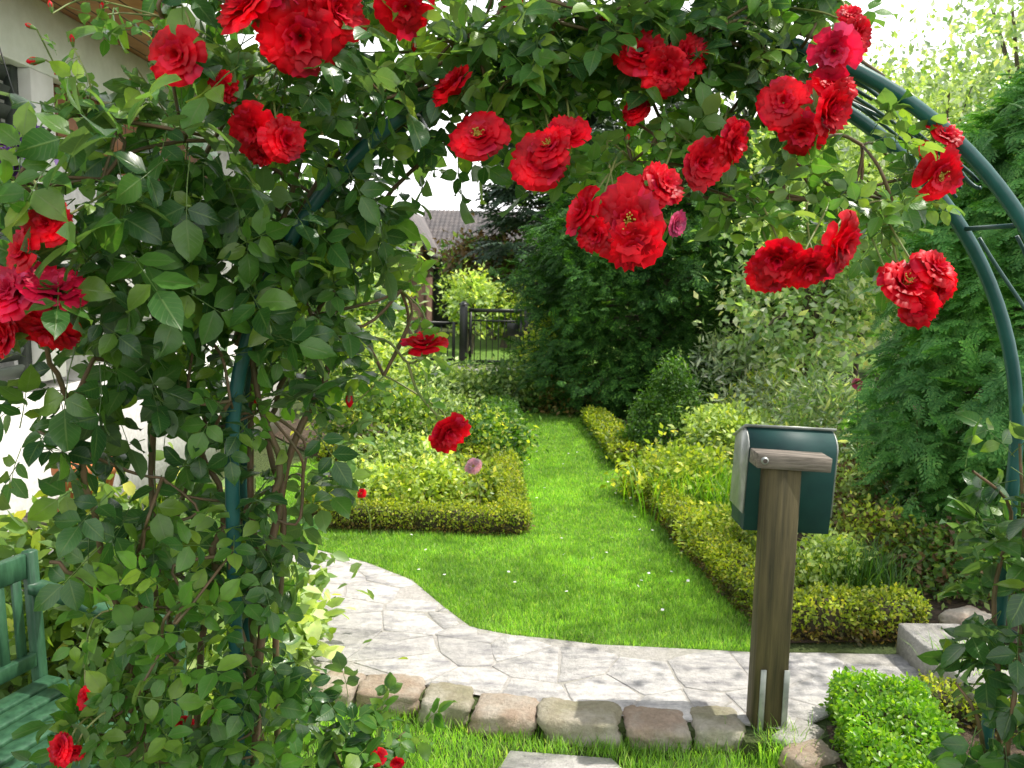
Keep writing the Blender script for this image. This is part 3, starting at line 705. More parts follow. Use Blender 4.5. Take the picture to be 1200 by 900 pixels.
# ================================================================== BED PLANTS
def gp(px, py): return tuple(G(px, py, 0.0))
PL = [  # name, label, px, py(base), rx, ry, h, ncl, per, cr, leaf, mat, tpl, mat2
 ('shrub', 'pale lime shrub filling the middle of the near left bed', 500, 600, .36, .22, .30, 55, 45, .07, .045, 'lime_leaf', KITE, 'pale_leaf'),
 ('shrub', 'yellow green shrub at the left side of the near left bed', 430, 594, .26, .20, .24, 38, 40, .06, .045, 'pale_leaf', KITE, 'lime_leaf'),
 ('shrub', 'yellow leaved shrub at the right end of the near left bed', 556, 588, .20, .24, .25, 34, 40, .06, .042, 'lime_leaf', KITE, 'gold_leaf'),
 ('shrub', 'pale shrub behind the lime one in the near left bed', 470, 565, .50, .25, .30, 50, 40, .07, .05, 'pale_leaf', KITE, 'far_leaf'),
 ('shrub', 'dark green shrub at the lawn corner of the far left bed', 560, 538, .45, .4, .36, 60, 45, .08, .05, 'topiary_leaf', KITE, 'lime_leaf'),
 ('shrub', 'grey green shrub in the middle of the far left bed', 510, 525, .45, .4, .48, 60, 45, .09, .05, 'pale_leaf', KITE, 'far_leaf'),
 ('shrub', 'round green shrub behind the lower single red rose', 440, 528, .55, .45, .60, 80, 45, .10, .055, 'far_leaf', KITE, 'lime_leaf'),
 ('shrub', 'tall loose shrub with pale leaves left of the black gate post', 425, 482, .5, .5, .85, 70, 45, .14, .07, 'pale_leaf', KITE, 'lime_leaf'),
 ('shrub', 'pale grey green shrub below the gate', 510, 478, .8, .6, .42, 90, 45, .12, .065, 'pale_leaf', KITE, 'far_leaf'),
 ('shrub', 'olive green shrub at the far end of the lawn', 590, 476, .8, .5, .40, 90, 45, .12, .065, 'far_leaf', KITE, 'pale_leaf'),
 ('shrub', 'upright yellow green bush right of the gate by the dark conifer', 645, 470, .36, .4, .95, 80, 45, .12, .065, 'lime_leaf', KITE, 'far_leaf'),
 ('shrub', 'low brownish bush at the foot of the dark conifer', 668, 483, .5, .4, .35, 50, 40, .08, .05, 'rust_leaf', KITE, 'far_leaf'),
 ('shrub', 'pale green shrub directly behind the mailbox', 850, 560, .5, .5, .50, 80, 50, .10, .055, 'pale_leaf', KITE, 'lime_leaf'),
 ('shrub', 'yellow leaved shrub left of the mailbox', 800, 588, .42, .5, .33, 80, 45, .08, .05, 'lime_leaf', KITE, 'gold_leaf'),
 ('shrub', 'low yellow flowered groundcover left of the mailbox post', 845, 648, .26, .30, .22, 60, 45, .05, .032, 'lime_leaf', KITE, 'gold_leaf'),
 ('shrub', 'pale green low shrub just right of the mailbox post', 965, 690, .20, .2, .25, 50, 40, .05, .035, 'pale_leaf', KITE, 'lime_leaf'),
 ('shrub', 'low lime shrub in the middle of the right bed', 1030, 660, .30, .3, .26, 60, 40, .07, .038, 'lime_leaf', KITE, 'brown_leaf'),
 ('shrub', 'patchy green and brown shrub below the drooping conifer', 1110, 690, .30, .3, .28, 60, 40, .06, .04, 'far_leaf', KITE, 'brown_leaf'),
 ('shrub', 'mixed yellow shrub right of the mailbox in the middle distance', 985, 620, .38, .35, .36, 70, 40, .08, .042, 'pale_leaf', KITE, 'brown_leaf'),
 ('shrub', 'dark green shrub right of the mailbox under the conifer', 1050, 605, .45, .4, .45, 70, 40, .09, .045, 'far_leaf', KITE, 'brown_leaf'),
 ('shrub', 'pale spiky shrub with brown tips under the edge of the drooping conifer', 1085, 640, .28, .3, .34, 60, 36, .07, .05, 'silver_leaf', NARROW, 'lime_leaf'),
 ('shrub', 'white flecked loose shrub right beside the mailbox body', 1010, 560, .34, .4, .55, 60, 36, .09, .06, 'silver_leaf', NARROW, 'sage_leaf'),
 ('silver_bush', 'silvery white leaved bush above the topiary cone', 850, 500, .48, .5, .90, 60, 40, .10, .10, 'silver_leaf', NARROW, 'sage_leaf'),
 ('shrub', 'silvery shrub directly above the mailbox', 905, 520, .6, .5, .60, 70, 40, .11, .09, 'silver_leaf', NARROW, 'lime_leaf'),
 ('shrub', 'sage green shrub between the mailbox and the drooping conifer', 965, 555, .55, .5, .72, 80, 40, .12, .09, 'sage_leaf', NARROW, 'silver_leaf'),
]
for (nm, lb, px, py, rx, ry, h, ncl, per, cr, lf, mt, tp, mt2) in PL:
    plant(nm, lb, 'shrub', gp(px, py), (rx, ry, h), ncl, per, cr, lf, mt, tp, mat2=mt2, frac2=.3, group='shrubs in the flower beds')
plant('topiary_cone', 'dense rounded cone of clipped green topiary beside the lawn', 'topiary', gp(782, 540), (.44, .44, .92), 260, 60, .045, .030, 'topiary_leaf', OVAL, 'cone', .8, stems=12)
def grass_clump(name, label, base, r, h, n, mat='far_leaf', w_=.006):
    t = thing(name, label, 'plant', base); b = np.array(base)
    T = b + np.column_stack([rs.normal(size=(n, 2)) * r * .35, np.zeros(n)])
    a = rs.uniform(0, 2 * PI, n); le = rs.uniform(.05, .55, n)
    ax = np.stack([np.cos(a) * le, np.sin(a) * le, np.ones(n)], 1)
    tpl = mk([(-.5, 0, 0), (.5, 0, 0), (-.45, .4, 0), (.45, .4, 0), (-.3, .75, -.08), (.3, .75, -.08), (0, 1, -.25)], [(0, 1, 3, 2), (2, 3, 5, 4), (4, 5, 6)])
    hh = h * rs.uniform(.6, 1.15, n)
    build('blades', [inst(tpl, frames(ax, -np.stack([np.cos(a), np.sin(a), np.zeros(n)], 1), np.stack([np.full(n, w_), hh, hh], 1)), T)], M[mat], t)
    return t
grass_clump('grass_plant', 'upright green spiky clump left of the mailbox', gp(832, 600), .55, .36, 900, 'box_leaf', .009)
grass_clump('grass_plant', 'blue green spiky clump in front of the hedge right of the post', gp(1005, 700), .26, .30, 450, 'topiary_leaf', .007)
grass_clump('grass_plant', 'bright grassy tuft at right next to the stone block', gp(1140, 812), .16, .22, 240, 'grass', .006)
grass_clump('grass_plant', 'thin grass tuft growing at the foot of the mailbox post', tuple(G(915, 890, LOW)), .16, .13, 260, 'grass', .004)

# ================================================================== BLOOMS
def bloom_mesh(seed, openness=1.0, layers=5, cup=0.0):
    """petals of a double rose of radius 1 facing +z; returns petals part"""
    r = random.Random(seed); parts = []
    counts = [5, 6, 6, 7, 8][:layers]
    k0 = 0
    for li in range(layers):
        f = (li + .5) / layers
        for k in range(counts[li]):
            az = 2 * PI * (k + r.uniform(-.25, .25)) / counts[li] + li * .7
            Lp = (0.50 + 0.58 * f) * r.uniform(.9, 1.1)
            th0 = math.radians(8 + 30 * f * openness); th1 = math.radians((10 + 95 * f) * openness + r.uniform(-12, 12))
            span = (1.45 - .30 * f) * r.uniform(.85, 1.15); ph = r.uniform(0, 6.28); rf = r.uniform(.035, .085); fr = r.choice([2, 3, 4])
            curl = r.uniform(.05, .18)
            nv, nu = 5, 6; rr, hh = [.03 + .04 * f], [-.25 * f]
            for j in range(1, nv + 1):
                t_ = j / nv; th = th0 + (th1 - th0) * t_
                if j == nv: th += curl * 5
                rr.append(rr[-1] + Lp / nv * math.sin(th)); hh.append(hh[-1] + Lp / nv * math.cos(th))
            def fn(u, v):
                u2 = u * 2 - 1; j = int(round(v * nv)); edge = (1 - .16 * u2 * u2 * v ** 3 - .05 * v ** 6 * math.cos(u2 * PI))
                R_ = rr[j] * edge; wv = min(1, (v + .12) ** .55) * span * (.62 / (.30 + R_)) * .62
                a = az + u2 * wv; ru = rf * v * v * math.sin(fr * PI * u2 + ph)
                z_ = hh[j] * (1 - .10 * u2 * u2 * v) + ru
                R2 = R_ + ru * .7 + .04 * u2 * u2 * v
                return (R2 * math.cos(a), R2 * math.sin(a), z_ * .9)
            parts.append(grid(nu, nv, fn))
    return merge(parts)
def stamen_mesh(seed):
    r = random.Random(seed); ps = []
    for k in range(26):
        a = r.uniform(0, 6.28); rad = r.uniform(.03, .2); e = (rad * math.cos(a), rad * math.sin(a), .38 + r.uniform(-.04, .06))
        ps.append(tube([(e[0] * .3, e[1] * .3, .0), e], .008, .008, 3)); ps.append(box(e[0], e[1], e[2], .035, .035, .03, None, .008))
    ps.append(lathe([(0.0, .26), (.07, .25), (.09, .16), (.05, .0)], 8))
    return merge(ps)
def sepal_mesh(seed):
    r = random.Random(seed); ps = [lathe([(.015, -.62), (.10, -.56), (.13, -.42), (.07, -.24), (.02, -.2)], 8)]
    for k in range(5):
        a = 2 * PI * k / 5 + r.uniform(-.2, .2)
        l = leaf_tpl(.62, .26, .1, .25, 4); l = (l[0], l[1], l[2], None, 0)
        R = Matrix.Rotation(a, 3, 'Z') @ Matrix.Rotation(math.radians(10), 3, 'X')
        ps.append(xf(l, R, (0, 0, -.30)))
    return merge(ps)
def mesh_of(name, part, mat, smooth=True):
    o = build(name, [part], mat, smooth=smooth); me = o.data; bpy.data.objects.remove(o); return me
BLOOMS = [bloom_mesh(20 + i, (.9, 1.05, .62, 1.0, .95, .78)[i], 5 if i != 4 else 4) for i in range(6)]
BM = {mt: [mesh_of('rose_petals', b, M[mt]) for b in BLOOMS] for mt in ('red_petal', 'crimson_petal', 'pink_petal', 'lilac_petal')}
SM = [mesh_of('rose_stamens', stamen_mesh(i), M['stamen']) for i in range(2)]
CM = [mesh_of('rose_calyx', sepal_mesh(i), M['young_leaf']) for i in range(2)]
def budpart():
    return lathe([(.02, -.05), (.22, .05), (.30, .30), (.27, .55), (.14, .80), (.02, .92)], 10)
BUDM = mesh_of('rose_bud_petals', budpart(), M['red_petal'])
BCAL = mesh_of('rose_bud_calyx', merge([lathe([(.03, -.5), (.14, -.42), (.18, -.2), (.25, .05), (.26, .12)], 10)] + [xf((lambda l: (l[0], l[1], l[2], None, 0))(leaf_tpl(.55, .28, .1, -.1, 3)), Matrix.Rotation(k * 1.257, 3, 'Z') @ Matrix.Rotation(math.radians(75), 3, 'X'), (.24 * math.sin(-k * 1.257), .24 * math.cos(k * 1.257), .05)) for k in range(5)]), M['young_leaf'])
def child(name, me, parent, mat4):
    o = bpy.data.objects.new(name, me); COL.objects.link(o); o.parent = parent
    o.matrix_local = mat4; return o
bloom_i = 0
def add_bloom(root, c, r, face, mat='red_petal', open_=None, label=None, name='rose_bloom', wob=1.0):
    """one rose: petals mesh (the bloom) with stamens and calyx as its pieces"""
    global bloom_i
    face = nrm(np.array(face, float)) + rs.normal(size=3) * np.array([.32, .1, .32]) * wob
    q = Vector(face).normalized().to_track_quat('Z', 'Y')
    k = bloom_i % 6 if open_ is None else open_
    m4 = Matrix.Translation(Vector(c) - Vector(root.location)) @ q.to_matrix().to_4x4() @ Matrix.Rotation(rs.uniform(0, 6.28), 4, 'Z') @ Matrix.Diagonal((r * rs.uniform(.86, 1.08), r * rs.uniform(.86, 1.08), r * rs.uniform(.7, 1.1), 1))
    b = child(name, BM[mat][k], root, m4)
    if label: b['label'] = label
    if open_ is not None: child('stamens', SM[bloom_i % 2], b, Matrix.Identity(4))
    child('calyx', CM[bloom_i % 2], b, Matrix.Identity(4))
    bloom_i += 1
    return b
def add_bud(root, c, r, face):
    q = Vector(face).normalized().to_track_quat('Z', 'Y')
    b = child('rosebud', BUDM, root, Matrix.Translation(Vector(c) - Vector(root.location)) @ q.to_matrix().to_4x4() @ Matrix.Scale(r, 4))
    child('calyx', BCAL, b, Matrix.Identity(4)); return b

# ================================================================== ROSE ARCH
ARD = 2.05; AC = P(737, 530, ARD); AR = .945; AX, AZ = AC[0], AC[2]; AF = 1.86; ADX = .035
arch = thing('rose_arch', 'green tubular metal garden arch with wire scrolls carrying the red roses', 'garden arch', (AX, ARD, LOW))
def hoop(y, AX):
    pts = [(AX - AR, y, LOW)] + [(AX - AR, y, LOW + (AZ - LOW) * k / 4) for k in range(1, 4)]
    pts += [(AX - AR * math.cos(a), y, AZ + AR * math.sin(a)) for a in np.linspace(0, PI, 61)]
    pts += [(AX + AR, y, LOW + (AZ - LOW) * k / 4) for k in (3, 2, 1, 0)]
    return tube(pts, .0158, .0158, 14)
o = build('hoop', [hoop(AF, AX + ADX)], M['arch_paint'], arch, True); o['label'] = 'near hoop of the arch'
o = build('hoop', [hoop(ARD, AX)], M['arch_paint'], arch, True); o['label'] = 'far hoop of the arch'
def ap(deg, t, dr=0.0):   # deg from +x, t 0..1 across near->far
    a = math.radians(deg); return (AX + ADX * (1 - t) + (AR + dr) * math.cos(a), AF + (ARD - AF) * t, AZ + (AR + dr) * math.sin(a))
def side(sx, z, t): return (AX + ADX * (1 - t) + sx * AR, AF + (ARD - AF) * t, z)
for dg in (4, 36, 68, 96, 126, 156, 178):
    build('rung', [tube([ap(dg, 0), ap(dg, 1)], .0055, .0055, 8)], M['arch_wire'], arch, True)
for sx in (-1, 1):
    for z_ in (.25, .75):
        build('rung', [tube([side(sx, z_, 0), side(sx, z_, 1)], .0055, .0055, 8)], M['arch_wire'], arch, True)
def scroll(d0, d1, flip):
    """two opposed wire curves with curled ends in the panel d0..d1"""
    ps = []
    for s in (0, 1):
        pts = []
        for k in range(15):
            u = k / 14; t_ = .5 + (.30 if s else -.30) * math.cos(u * PI * .9) ; pts.append(ap(d0 + (d1 - d0) * (.05 + .72 * u), t_))
        e = d0 + (d1 - d0) * .77; tt = .5 + (.30 if s else -.30) * math.cos(PI * .9)
        sg = 1 if s else -1
        for k in range(1, 12):
            a = k / 11 * 4.6; rr = .13 * (1 - k / 16)
            pts.append(ap(e + math.sin(a) * rr * 25, tt + sg * (1 - math.cos(a)) * rr))
        ps.append(tube(pts, .0045, .0045, 6))
    return ps
for d0, d1 in ((36, 4), (68, 36), (96, 68), (96, 126), (126, 156), (156, 178)):
    for p_ in scroll(d0, d1, 0): build('scroll', [p_], M['arch_wire'], arch, True)
# long twin wires in the upper right panel
for t_ in (.36, .52, .70):
    build('wire', [tube([ap(a, t_, -.004) for a in np.linspace(80, 47 - 8 * t_, 12)], .004, .004, 6)], M['arch_wire'], arch, True)

# ================================================================== CLIMBING ROSE
rose = thing('climbing_rose', 'climbing rose with dark leaves and many red blooms covering the arch', 'rose bush', (AX - AR, ARD - .1, LOW))
BL = [  # px, py, D, rx px, ry px, depth m, n sprays, leaf scale, kind
 (345, 60, 1.75, 130, 75, .18, 85, 1.0, 0), (215, 165, 1.70, 90, 70, .18, 85, 1.05, 0), (310, 190, 1.88, 130, 90, .18, 112, .95, 0),
 (120, 210, 1.60, 80, 70, .15, 46, 1.05, 0), (110, 300, 1.62, 80, 80, .17, 50, 1.1, 0), (230, 290, 1.85, 130, 80, .18, 110, 1.0, 0), (370, 270, 1.95, 70, 80, .14, 80, .9, 0),
 (230, 390, 1.90, 140, 75, .18, 100, 1.0, 0), (365, 370, 1.98, 55, 70, .12, 46, .9, 0), (410, 240, 1.98, 60, 70, .12, 50, .9, 0), (110, 420, 1.72, 80, 65, .14, 42, 1.1, 0),
 (45, 505, 1.7, 65, 45, .12, 24, 1.05, 0), (190, 560, 1.85, 70, 60, .14, 26, 1.0, 0), (310, 480, 1.95, 90, 55, .14, 48, .95, 0), (355, 560, 1.98, 45, 55, .12, 28, .95, 0), (290, 590, 1.95, 60, 60, .12, 26, .9, 0),
 (190, 660, 1.9, 90, 50, .14, 26, .95, 0), (292, 690, 1.95, 55, 60, .14, 34, .85, 0), (285, 790, 1.95, 58, 60, .14, 38, .85, 0),
 (480, 60, 1.95, 70, 60, .16, 14, .85, 0), (560, 40, 1.95, 90, 60, .16, 30, .85, 0), (600, 110, 1.92, 80, 50, .15, 46, .85, 0), (460, 140, 1.95, 60, 50, .14, 24, .85, 0), (530, 165, 1.95, 55, 35, .12, 22, .85, 0),
 (690, 60, 1.92, 90, 60, .16, 70, .85, 0), (660, 150, 1.9, 90, 45, .14, 42, .8, 0), (760, 110, 1.92, 80, 60, .15, 56, .85, 0), (840, 40, 1.92, 80, 55, .16, 70, .85, 0),
 (850, 140, 1.9, 80, 55, .15, 44, .85, 0), (800, 215, 1.9, 60, 40, .12, 16, .85, 0), (930, 70, 1.92, 50, 45, .12, 22, .8, 0), (870, 235, 1.82, 40, 22, .07, 9, .8, 0), (955, 235, 1.8, 60, 25, .08, 16, .8, 1), (1045, 235, 1.82, 40, 25, .07, 9, .75, 1), (1010, 170, 1.9, 40, 25, .07, 9, .75, 1), (930, 190, 1.9, 70, 45, .12, 26, .85, 0), (1000, 225, 1.9, 60, 40, .10, 13, .8, 0), (1070, 215, 1.95, 32, 22, .08, 5, .7, 0),
 (350, -80, 1.8, 180, 80, .2, 60, 1.0, 0), (560, -70, 1.9, 150, 60, .2, 24, .9, 0), (760, -60, 1.9, 150, 60, .2, 70, .9, 0), (910, -40, 1.92, 90, 50, .2, 30, .9, 0), (220, -20, 1.7, 60, 50, .15, 8, .9, 0),
 (450, 115, 1.78, 36, 26, .07, 12, .85, 0), (560, 52, 1.78, 70, 22, .07, 24, .85, 0), (650, 25, 1.78, 70, 35, .07, 44, .85, 0), (740, 25, 1.78, 70, 35, .07, 44, .85, 0), (830, 35, 1.78, 60, 35, .07, 40, .85, 0), (890, 60, 1.8, 34, 28, .06, 20, .8, 0),
 (270, 470, 1.8, 60, 35, .06, 14, .9, 0), (270, 650, 1.82, 55, 50, .06, 20, .85, 0), (305, 840, 1.85, 55, 50, .08, 32, .85, 0), (170, 620, 1.8, 80, 50, .08, 20, .95, 0),
 # young light foliage low down
 (190, 760, 1.75, 60, 50, .08, 24, .85, 1), (220, 700, 1.75, 45, 45, .08, 14, .85, 1), (170, 850, 1.75, 85, 35, .08, 36, .85, 1), (110, 860, 1.7, 50, 30, .06, 8, .85, 1),
 (160, 710, 1.80, 60, 35, .14, 14, .85, 1), (190, 800, 1.80, 75, 55, .16, 34, .85, 1), (90, 890, 1.7, 80, 25, .14, 14, .9, 1), (240, 880, 1.8, 90, 45, .16, 48, .85, 1),
 (620, 95, 1.85, 70, 50, .1, 26, .8, 1), (530, 50, 1.8, 60, 40, .1, 14, .8, 1), (770, 160, 1.8, 60, 30, .08, 12, .7, 1), (700, 20, 1.76, 60, 30, .06, 12, .8, 1), (740, 190, 1.82, 40, 20, .08, 7, .55, 1), (880, 20, 1.8, 60, 40, .1, 24, .8, 1), (100, 135, 1.6, 60, 40, .1, 9, .8, 1), (20, 210, 1.5, 30, 40, .08, 5, .9, 1), (190, 20, 1.65, 60, 40, .1, 8, .8, 1),
 (470, 340, 2.02, 40, 30, .08, 8, .8, 1), (450, 440, 2.02, 50, 40, .08, 9, .9, 0), (960, 20, 1.9, 40, 30, .1, 8, .7, 1),
]
parts = []; hubs = []
SP = .115
for (px, py, D, rx, ry, dz, n, sc, kd) in BL:
    c = P(px, py, D); k = D / 1000
    hubs.append(c); n = max(2, int(n * (.95 if py < -15 else (.45 if px < 200 and py < 240 else .58) if px < 440 else .64)))
    d = nrm(rnd(n)) * (rs.uniform(0, 1, n) ** .45)[:, None]
    T = c + d * np.array([rx * k, dz, ry * k])
    T = T[T[:, 2] > LOW + .02]; d = d[:len(T)]; n = len(T)
    ax = nrm(d * np.array([.8, .7, .5]) + rnd(n, .55) + np.array([0, -.15, -.38 if kd == 0 else .25]))
    nn = nrm(np.array([0, -.35, .62]) + d * .35 + rnd(n, .42))
    for s_i in range(5):
        if s_i == 0: pick = rs.randint(0, 5, n); yk = np.where(rs.uniform(0, 1, n) < .2, 1, kd)
        for kk in (0, 1):
          sel = (pick == s_i) & (yk == kk)
          if sel.any(): parts.append(inst(SPRAYS[s_i], frames(ax[sel], nn[sel], SP * .84 * sc * rs.uniform(.7, 1.2, sel.sum())), T[sel], kk))
# hand-placed outer sprays on long shoots
SH = [((400, 395), (455, 402), (488, 410), 2.02), ((488, 408), (470, 450), (440, 500), 2.02)]
build('foliage', parts, [M['rose_leaf'], M['young_leaf']], rose, True)
hubs = np.array(hubs)
canes = []
bases = [(AX - AR + dx, ARD + dy, LOW) for dx, dy in ((-.16, -.1), (-.10, .02), (-.05, -.2), (.06, -.05), (.10, .03), (.05, -.25), (-.22, -.02), (.14, -.12), (-.28, -.15))]
routes = [
 [(172, 850, 1.95), (180, 640, 1.95), (182, 430, 1.92), (210, 250, 1.85), (300, 80, 1.8)],
 [(205, 850, 1.98), (200, 640, 2.0), (240, 520, 1.98), (225, 380, 1.95), (180, 200, 1.75)],
 [(235, 800, 2.0), (262, 600, 2.0), (205, 470, 1.95), (160, 330, 1.75), (60, 260, 1.6)],
 [(300, 860, 2.0), (296, 650, 2.0), (300, 450, 2.0), (330, 300, 2.0), (440, 160, 1.98), (600, 70, 1.95), (760, 50, 1.92)],
 [(325, 840, 2.02), (330, 600, 2.03), (318, 480, 2.02), (395, 330, 2.0), (480, 200, 2.0), (640, 100, 1.92)],
 [(312, 700, 1.95), (345, 520, 2.0), (385, 430, 2.02), (392, 300, 2.02), (420, 150, 1.95), (520, 50, 1.92)],
 [(160, 800, 1.9), (120, 650, 1.8), (90, 520, 1.72), (60, 420, 1.65), (30, 350, 1.55)],
 [(290, 780, 1.9), (250, 640, 1.9), (330, 560, 1.95), (290, 400, 1.9), (350, 200, 1.85), (360, 40, 1.75)],
 [(140, 860, 1.8), (150, 740, 1.8), (110, 690, 1.75), (60, 660, 1.7)],
]
for b, r_ in zip(bases, routes):
    pts_ = smoothpath([b] + [P(*q) for q in r_], 5)
    pts_ = [p + rs.normal(size=3) * .004 for p in pts_]
    canes.append(tube(pts_, rs.uniform(.0085, .0125), .004, 7, cap=False))
for k in range(len(hubs) - 1):     # side shoots from the nearest hubs
    d = np.linalg.norm(hubs - hubs[k], axis=1); for_ = np.argsort(d)[1:3]
    for j in for_:
        if d[j] < .35:
            m = (hubs[k] + hubs[j]) / 2 + rs.normal(size=3) * .04
            canes.append(tube(smoothpath([hubs[k], m, hubs[j]], 4), .0045, .003, 5, cap=False))
# top canes lying on the arch
for s in range(4):
    t_ = .15 + s * .23
    canes.append(tube([np.array(ap(a, t_, .02 + .02 * math.sin(a * .11 + s))) for a in np.linspace(165, 62 - 3 * s, 26)], .008, .004, 6, cap=False))

# blooms: px, py, D, radius px, face (x, y, z), material
B = [
 (292, 8, 1.62, 44, None, 'red_petal'), (352, 42, 1.58, 50, (.1, -1, -.35), 'red_petal'), (388, 12, 1.6, 42, (.5, -1, -.1), 'red_petal'), (330, -20, 1.62, 42, None, 'crimson_petal'),
 (210, 66, 1.62, 36, (-.1, -1, -.35), 'red_petal'), (263, 102, 1.66, 20, None, 'red_petal'),
 (298, 152, 1.66, 32, (-.3, -1, 0), 'red_petal'), (332, 164, 1.64, 28, (.3, -1, .2), 'red_petal'), (308, 175, 1.68, 22, (0, -1, -.6), 'red_petal'),
 (56, 262, 1.42, 27, (.1, -1, .1), 'red_petal'), (27, 294, 1.40, 25, (-.2, -1, .2), 'red_petal'),
 (62, 342, 1.46, 42, (.3, -.8, .5), 'crimson_petal'), (18, 345, 1.46, 40, (-.3, -1, .3), 'crimson_petal'), (58, 385, 1.48, 36, (.3, -1, -.4), 'red_petal'), (8, 394, 1.48, 30, (-.3, -1, -.2), 'red_petal'), (30, 370, 1.5, 34, (0, -1, -.5), 'red_petal'),
 (475, 8, 1.75, 34, (0, -1, -.2), 'red_petal'), (534, 104, 1.8, 32, (0, -.8, .9), 'red_petal'), (562, 160, 1.76, 32, (0, -1, .12), 'red_petal'),
 (632, 190, 1.72, 36, (-.3, -1, -.3), 'red_petal'), (664, 160, 1.72, 30, (.4, -1, .3), 'red_petal'), (645, 172, 1.68, 28, (.0, -1, .2), 'red_petal'),
 (752, 64, 1.78, 30, (-.3, -1, 0), 'red_petal'), (802, 66, 1.78, 30, (.4, -1, .1), 'red_petal'), (780, 84, 1.76, 30, (.0, -1, -.3), 'red_petal'), (746, 130, 1.82, 19, None, 'red_petal'),
 (822, 192, 1.74, 34, (-.2, -1, -.2), 'red_petal'), (855, 168, 1.74, 29, (.4, -1, .2), 'red_petal'),
 (684, 248, 1.66, 28, (-.6, -1, -.1), 'red_petal'), (738, 262, 1.60, 48, (.05, -1, .0), 'red_petal'), (775, 218, 1.66, 28, (.4, -1, .5), 'red_petal'), (742, 288, 1.64, 32, (0, -.7, -.8), 'red_petal'), (790, 262, 1.68, 17, (.6, -1, 0), 'pink_petal'), (700, 275, 1.66, 24, (-.3, -1, -.6), 'red_petal'),
 (978, 60, 1.74, 32, (-.1, -1, -.2), 'crimson_petal'), (1002, 40, 1.76, 22, (.5, -1, .2), 'red_petal'), (995, 18, 1.76, 14, (.2, -1, .6), 'red_petal'),
 (918, 120, 1.76, 32, (-.3, -1, .0), 'red_petal'), (965, 128, 1.74, 36, (.2, -1, -.2), 'red_petal'), (975, 100, 1.78, 26, (.2, -1, .6), 'red_petal'), (940, 155, 1.76, 28, (0, -1, -.5), 'red_petal'),
 (1105, 158, 1.90, 22, (.2, -1, .5), 'red_petal'), (1100, 204, 1.86, 30, (.1, -1, .0), 'red_petal'), (1088, 182, 1.9, 18, (.2, -1, .3), 'red_petal'),
 (912, 302, 1.68, 34, (-.4, -1, .0), 'red_petal'), (945, 312, 1.66, 34, (.0, -1, -.3), 'red_petal'), (982, 284, 1.66, 36, (.3, -1, .2), 'red_petal'), (966, 306, 1.7, 30, (.4, -1, -.5), 'crimson_petal'),
 (1058, 336, 1.72, 36, (-.3, -1, .1), 'red_petal'), (1094, 316, 1.72, 28, (.4, -1, .3), 'red_petal'), (1075, 358, 1.72, 30, (.1, -1, -.4), 'red_petal'), (1100, 338, 1.74, 24, (.5, -1, -.1), 'red_petal'),
 (498, 404, 1.98, 27, (.1, -.6, 1), 'red_petal'), (524, 504, 1.98, 27, (.2, -.8, -.6), 'red_petal'),
 (104, 820, 1.70, 19, (.2, -1, .3), 'red_petal'), (72, 878, 1.6, 20, (-.3, -1, .2), 'red_petal'), (88, 880, 1.6, 15, (.5, -1, .2), 'red_petal'), (215, 848, 1.8, 12, None, 'red_petal'), (148, 463, 1.85, 9, None, 'red_petal'), (176, 476, 1.85, 8, None, 'red_petal'),
 (712, 18, 1.85, 13, None, 'red_petal'), (600, 0, 1.85, 14, None, 'crimson_petal'), (870, 150, 1.8, 12, None, 'red_petal'), (900, 320, 1.72, 24, (-.5, -1, -.3), 'red_petal'),
]
bract = []
for (px, py, D, r_, face, mt) in B:
    D -= .05 if D > 1.6 and py < 380 else 0
    c = P(px, py, D)
    f = face or (rs.normal() * .4, -1, rs.normal() * .3)
    R_ = r_ * D / 1000 * 1.13
    lab = None
    if mt == 'pink_petal': lab = 'small bright pink bloom beside the big red cluster'
    add_bloom(rose, c, R_, f, mt, {(562, 160): 1, (738, 262): 3, (1100, 204): 4, (645, 172): 1, (1058, 336): 3}.get((px, py)), lab)
    fv = nrm(np.array(f, float)); h = hubs[np.argmin(np.linalg.norm(hubs - c - np.array([0, .12, .08]), axis=1))]
    s0 = c - fv * R_ * .6
    side_ = rs.normal(size=3) * np.array([.035, .02, .02])
    canes.append(tube(smoothpath([h, (h + s0) / 2 + np.array([0, .03, .05]) + side_, s0 + np.array([0, .02, .03]) + side_ * .4, s0], 4), .0026, .0020, 5, mi=1, cap=False))
    for q_ in range(3):
        f_ = rs.uniform(.35, .8); pb = h + (s0 - h) * f_ + side_ * .7 + np.array([0, .02, .03])
        bract.append((pb, nrm(rs.normal(size=3) + np.array([0, -.2, -.3])), rs.uniform(.45, .8)))
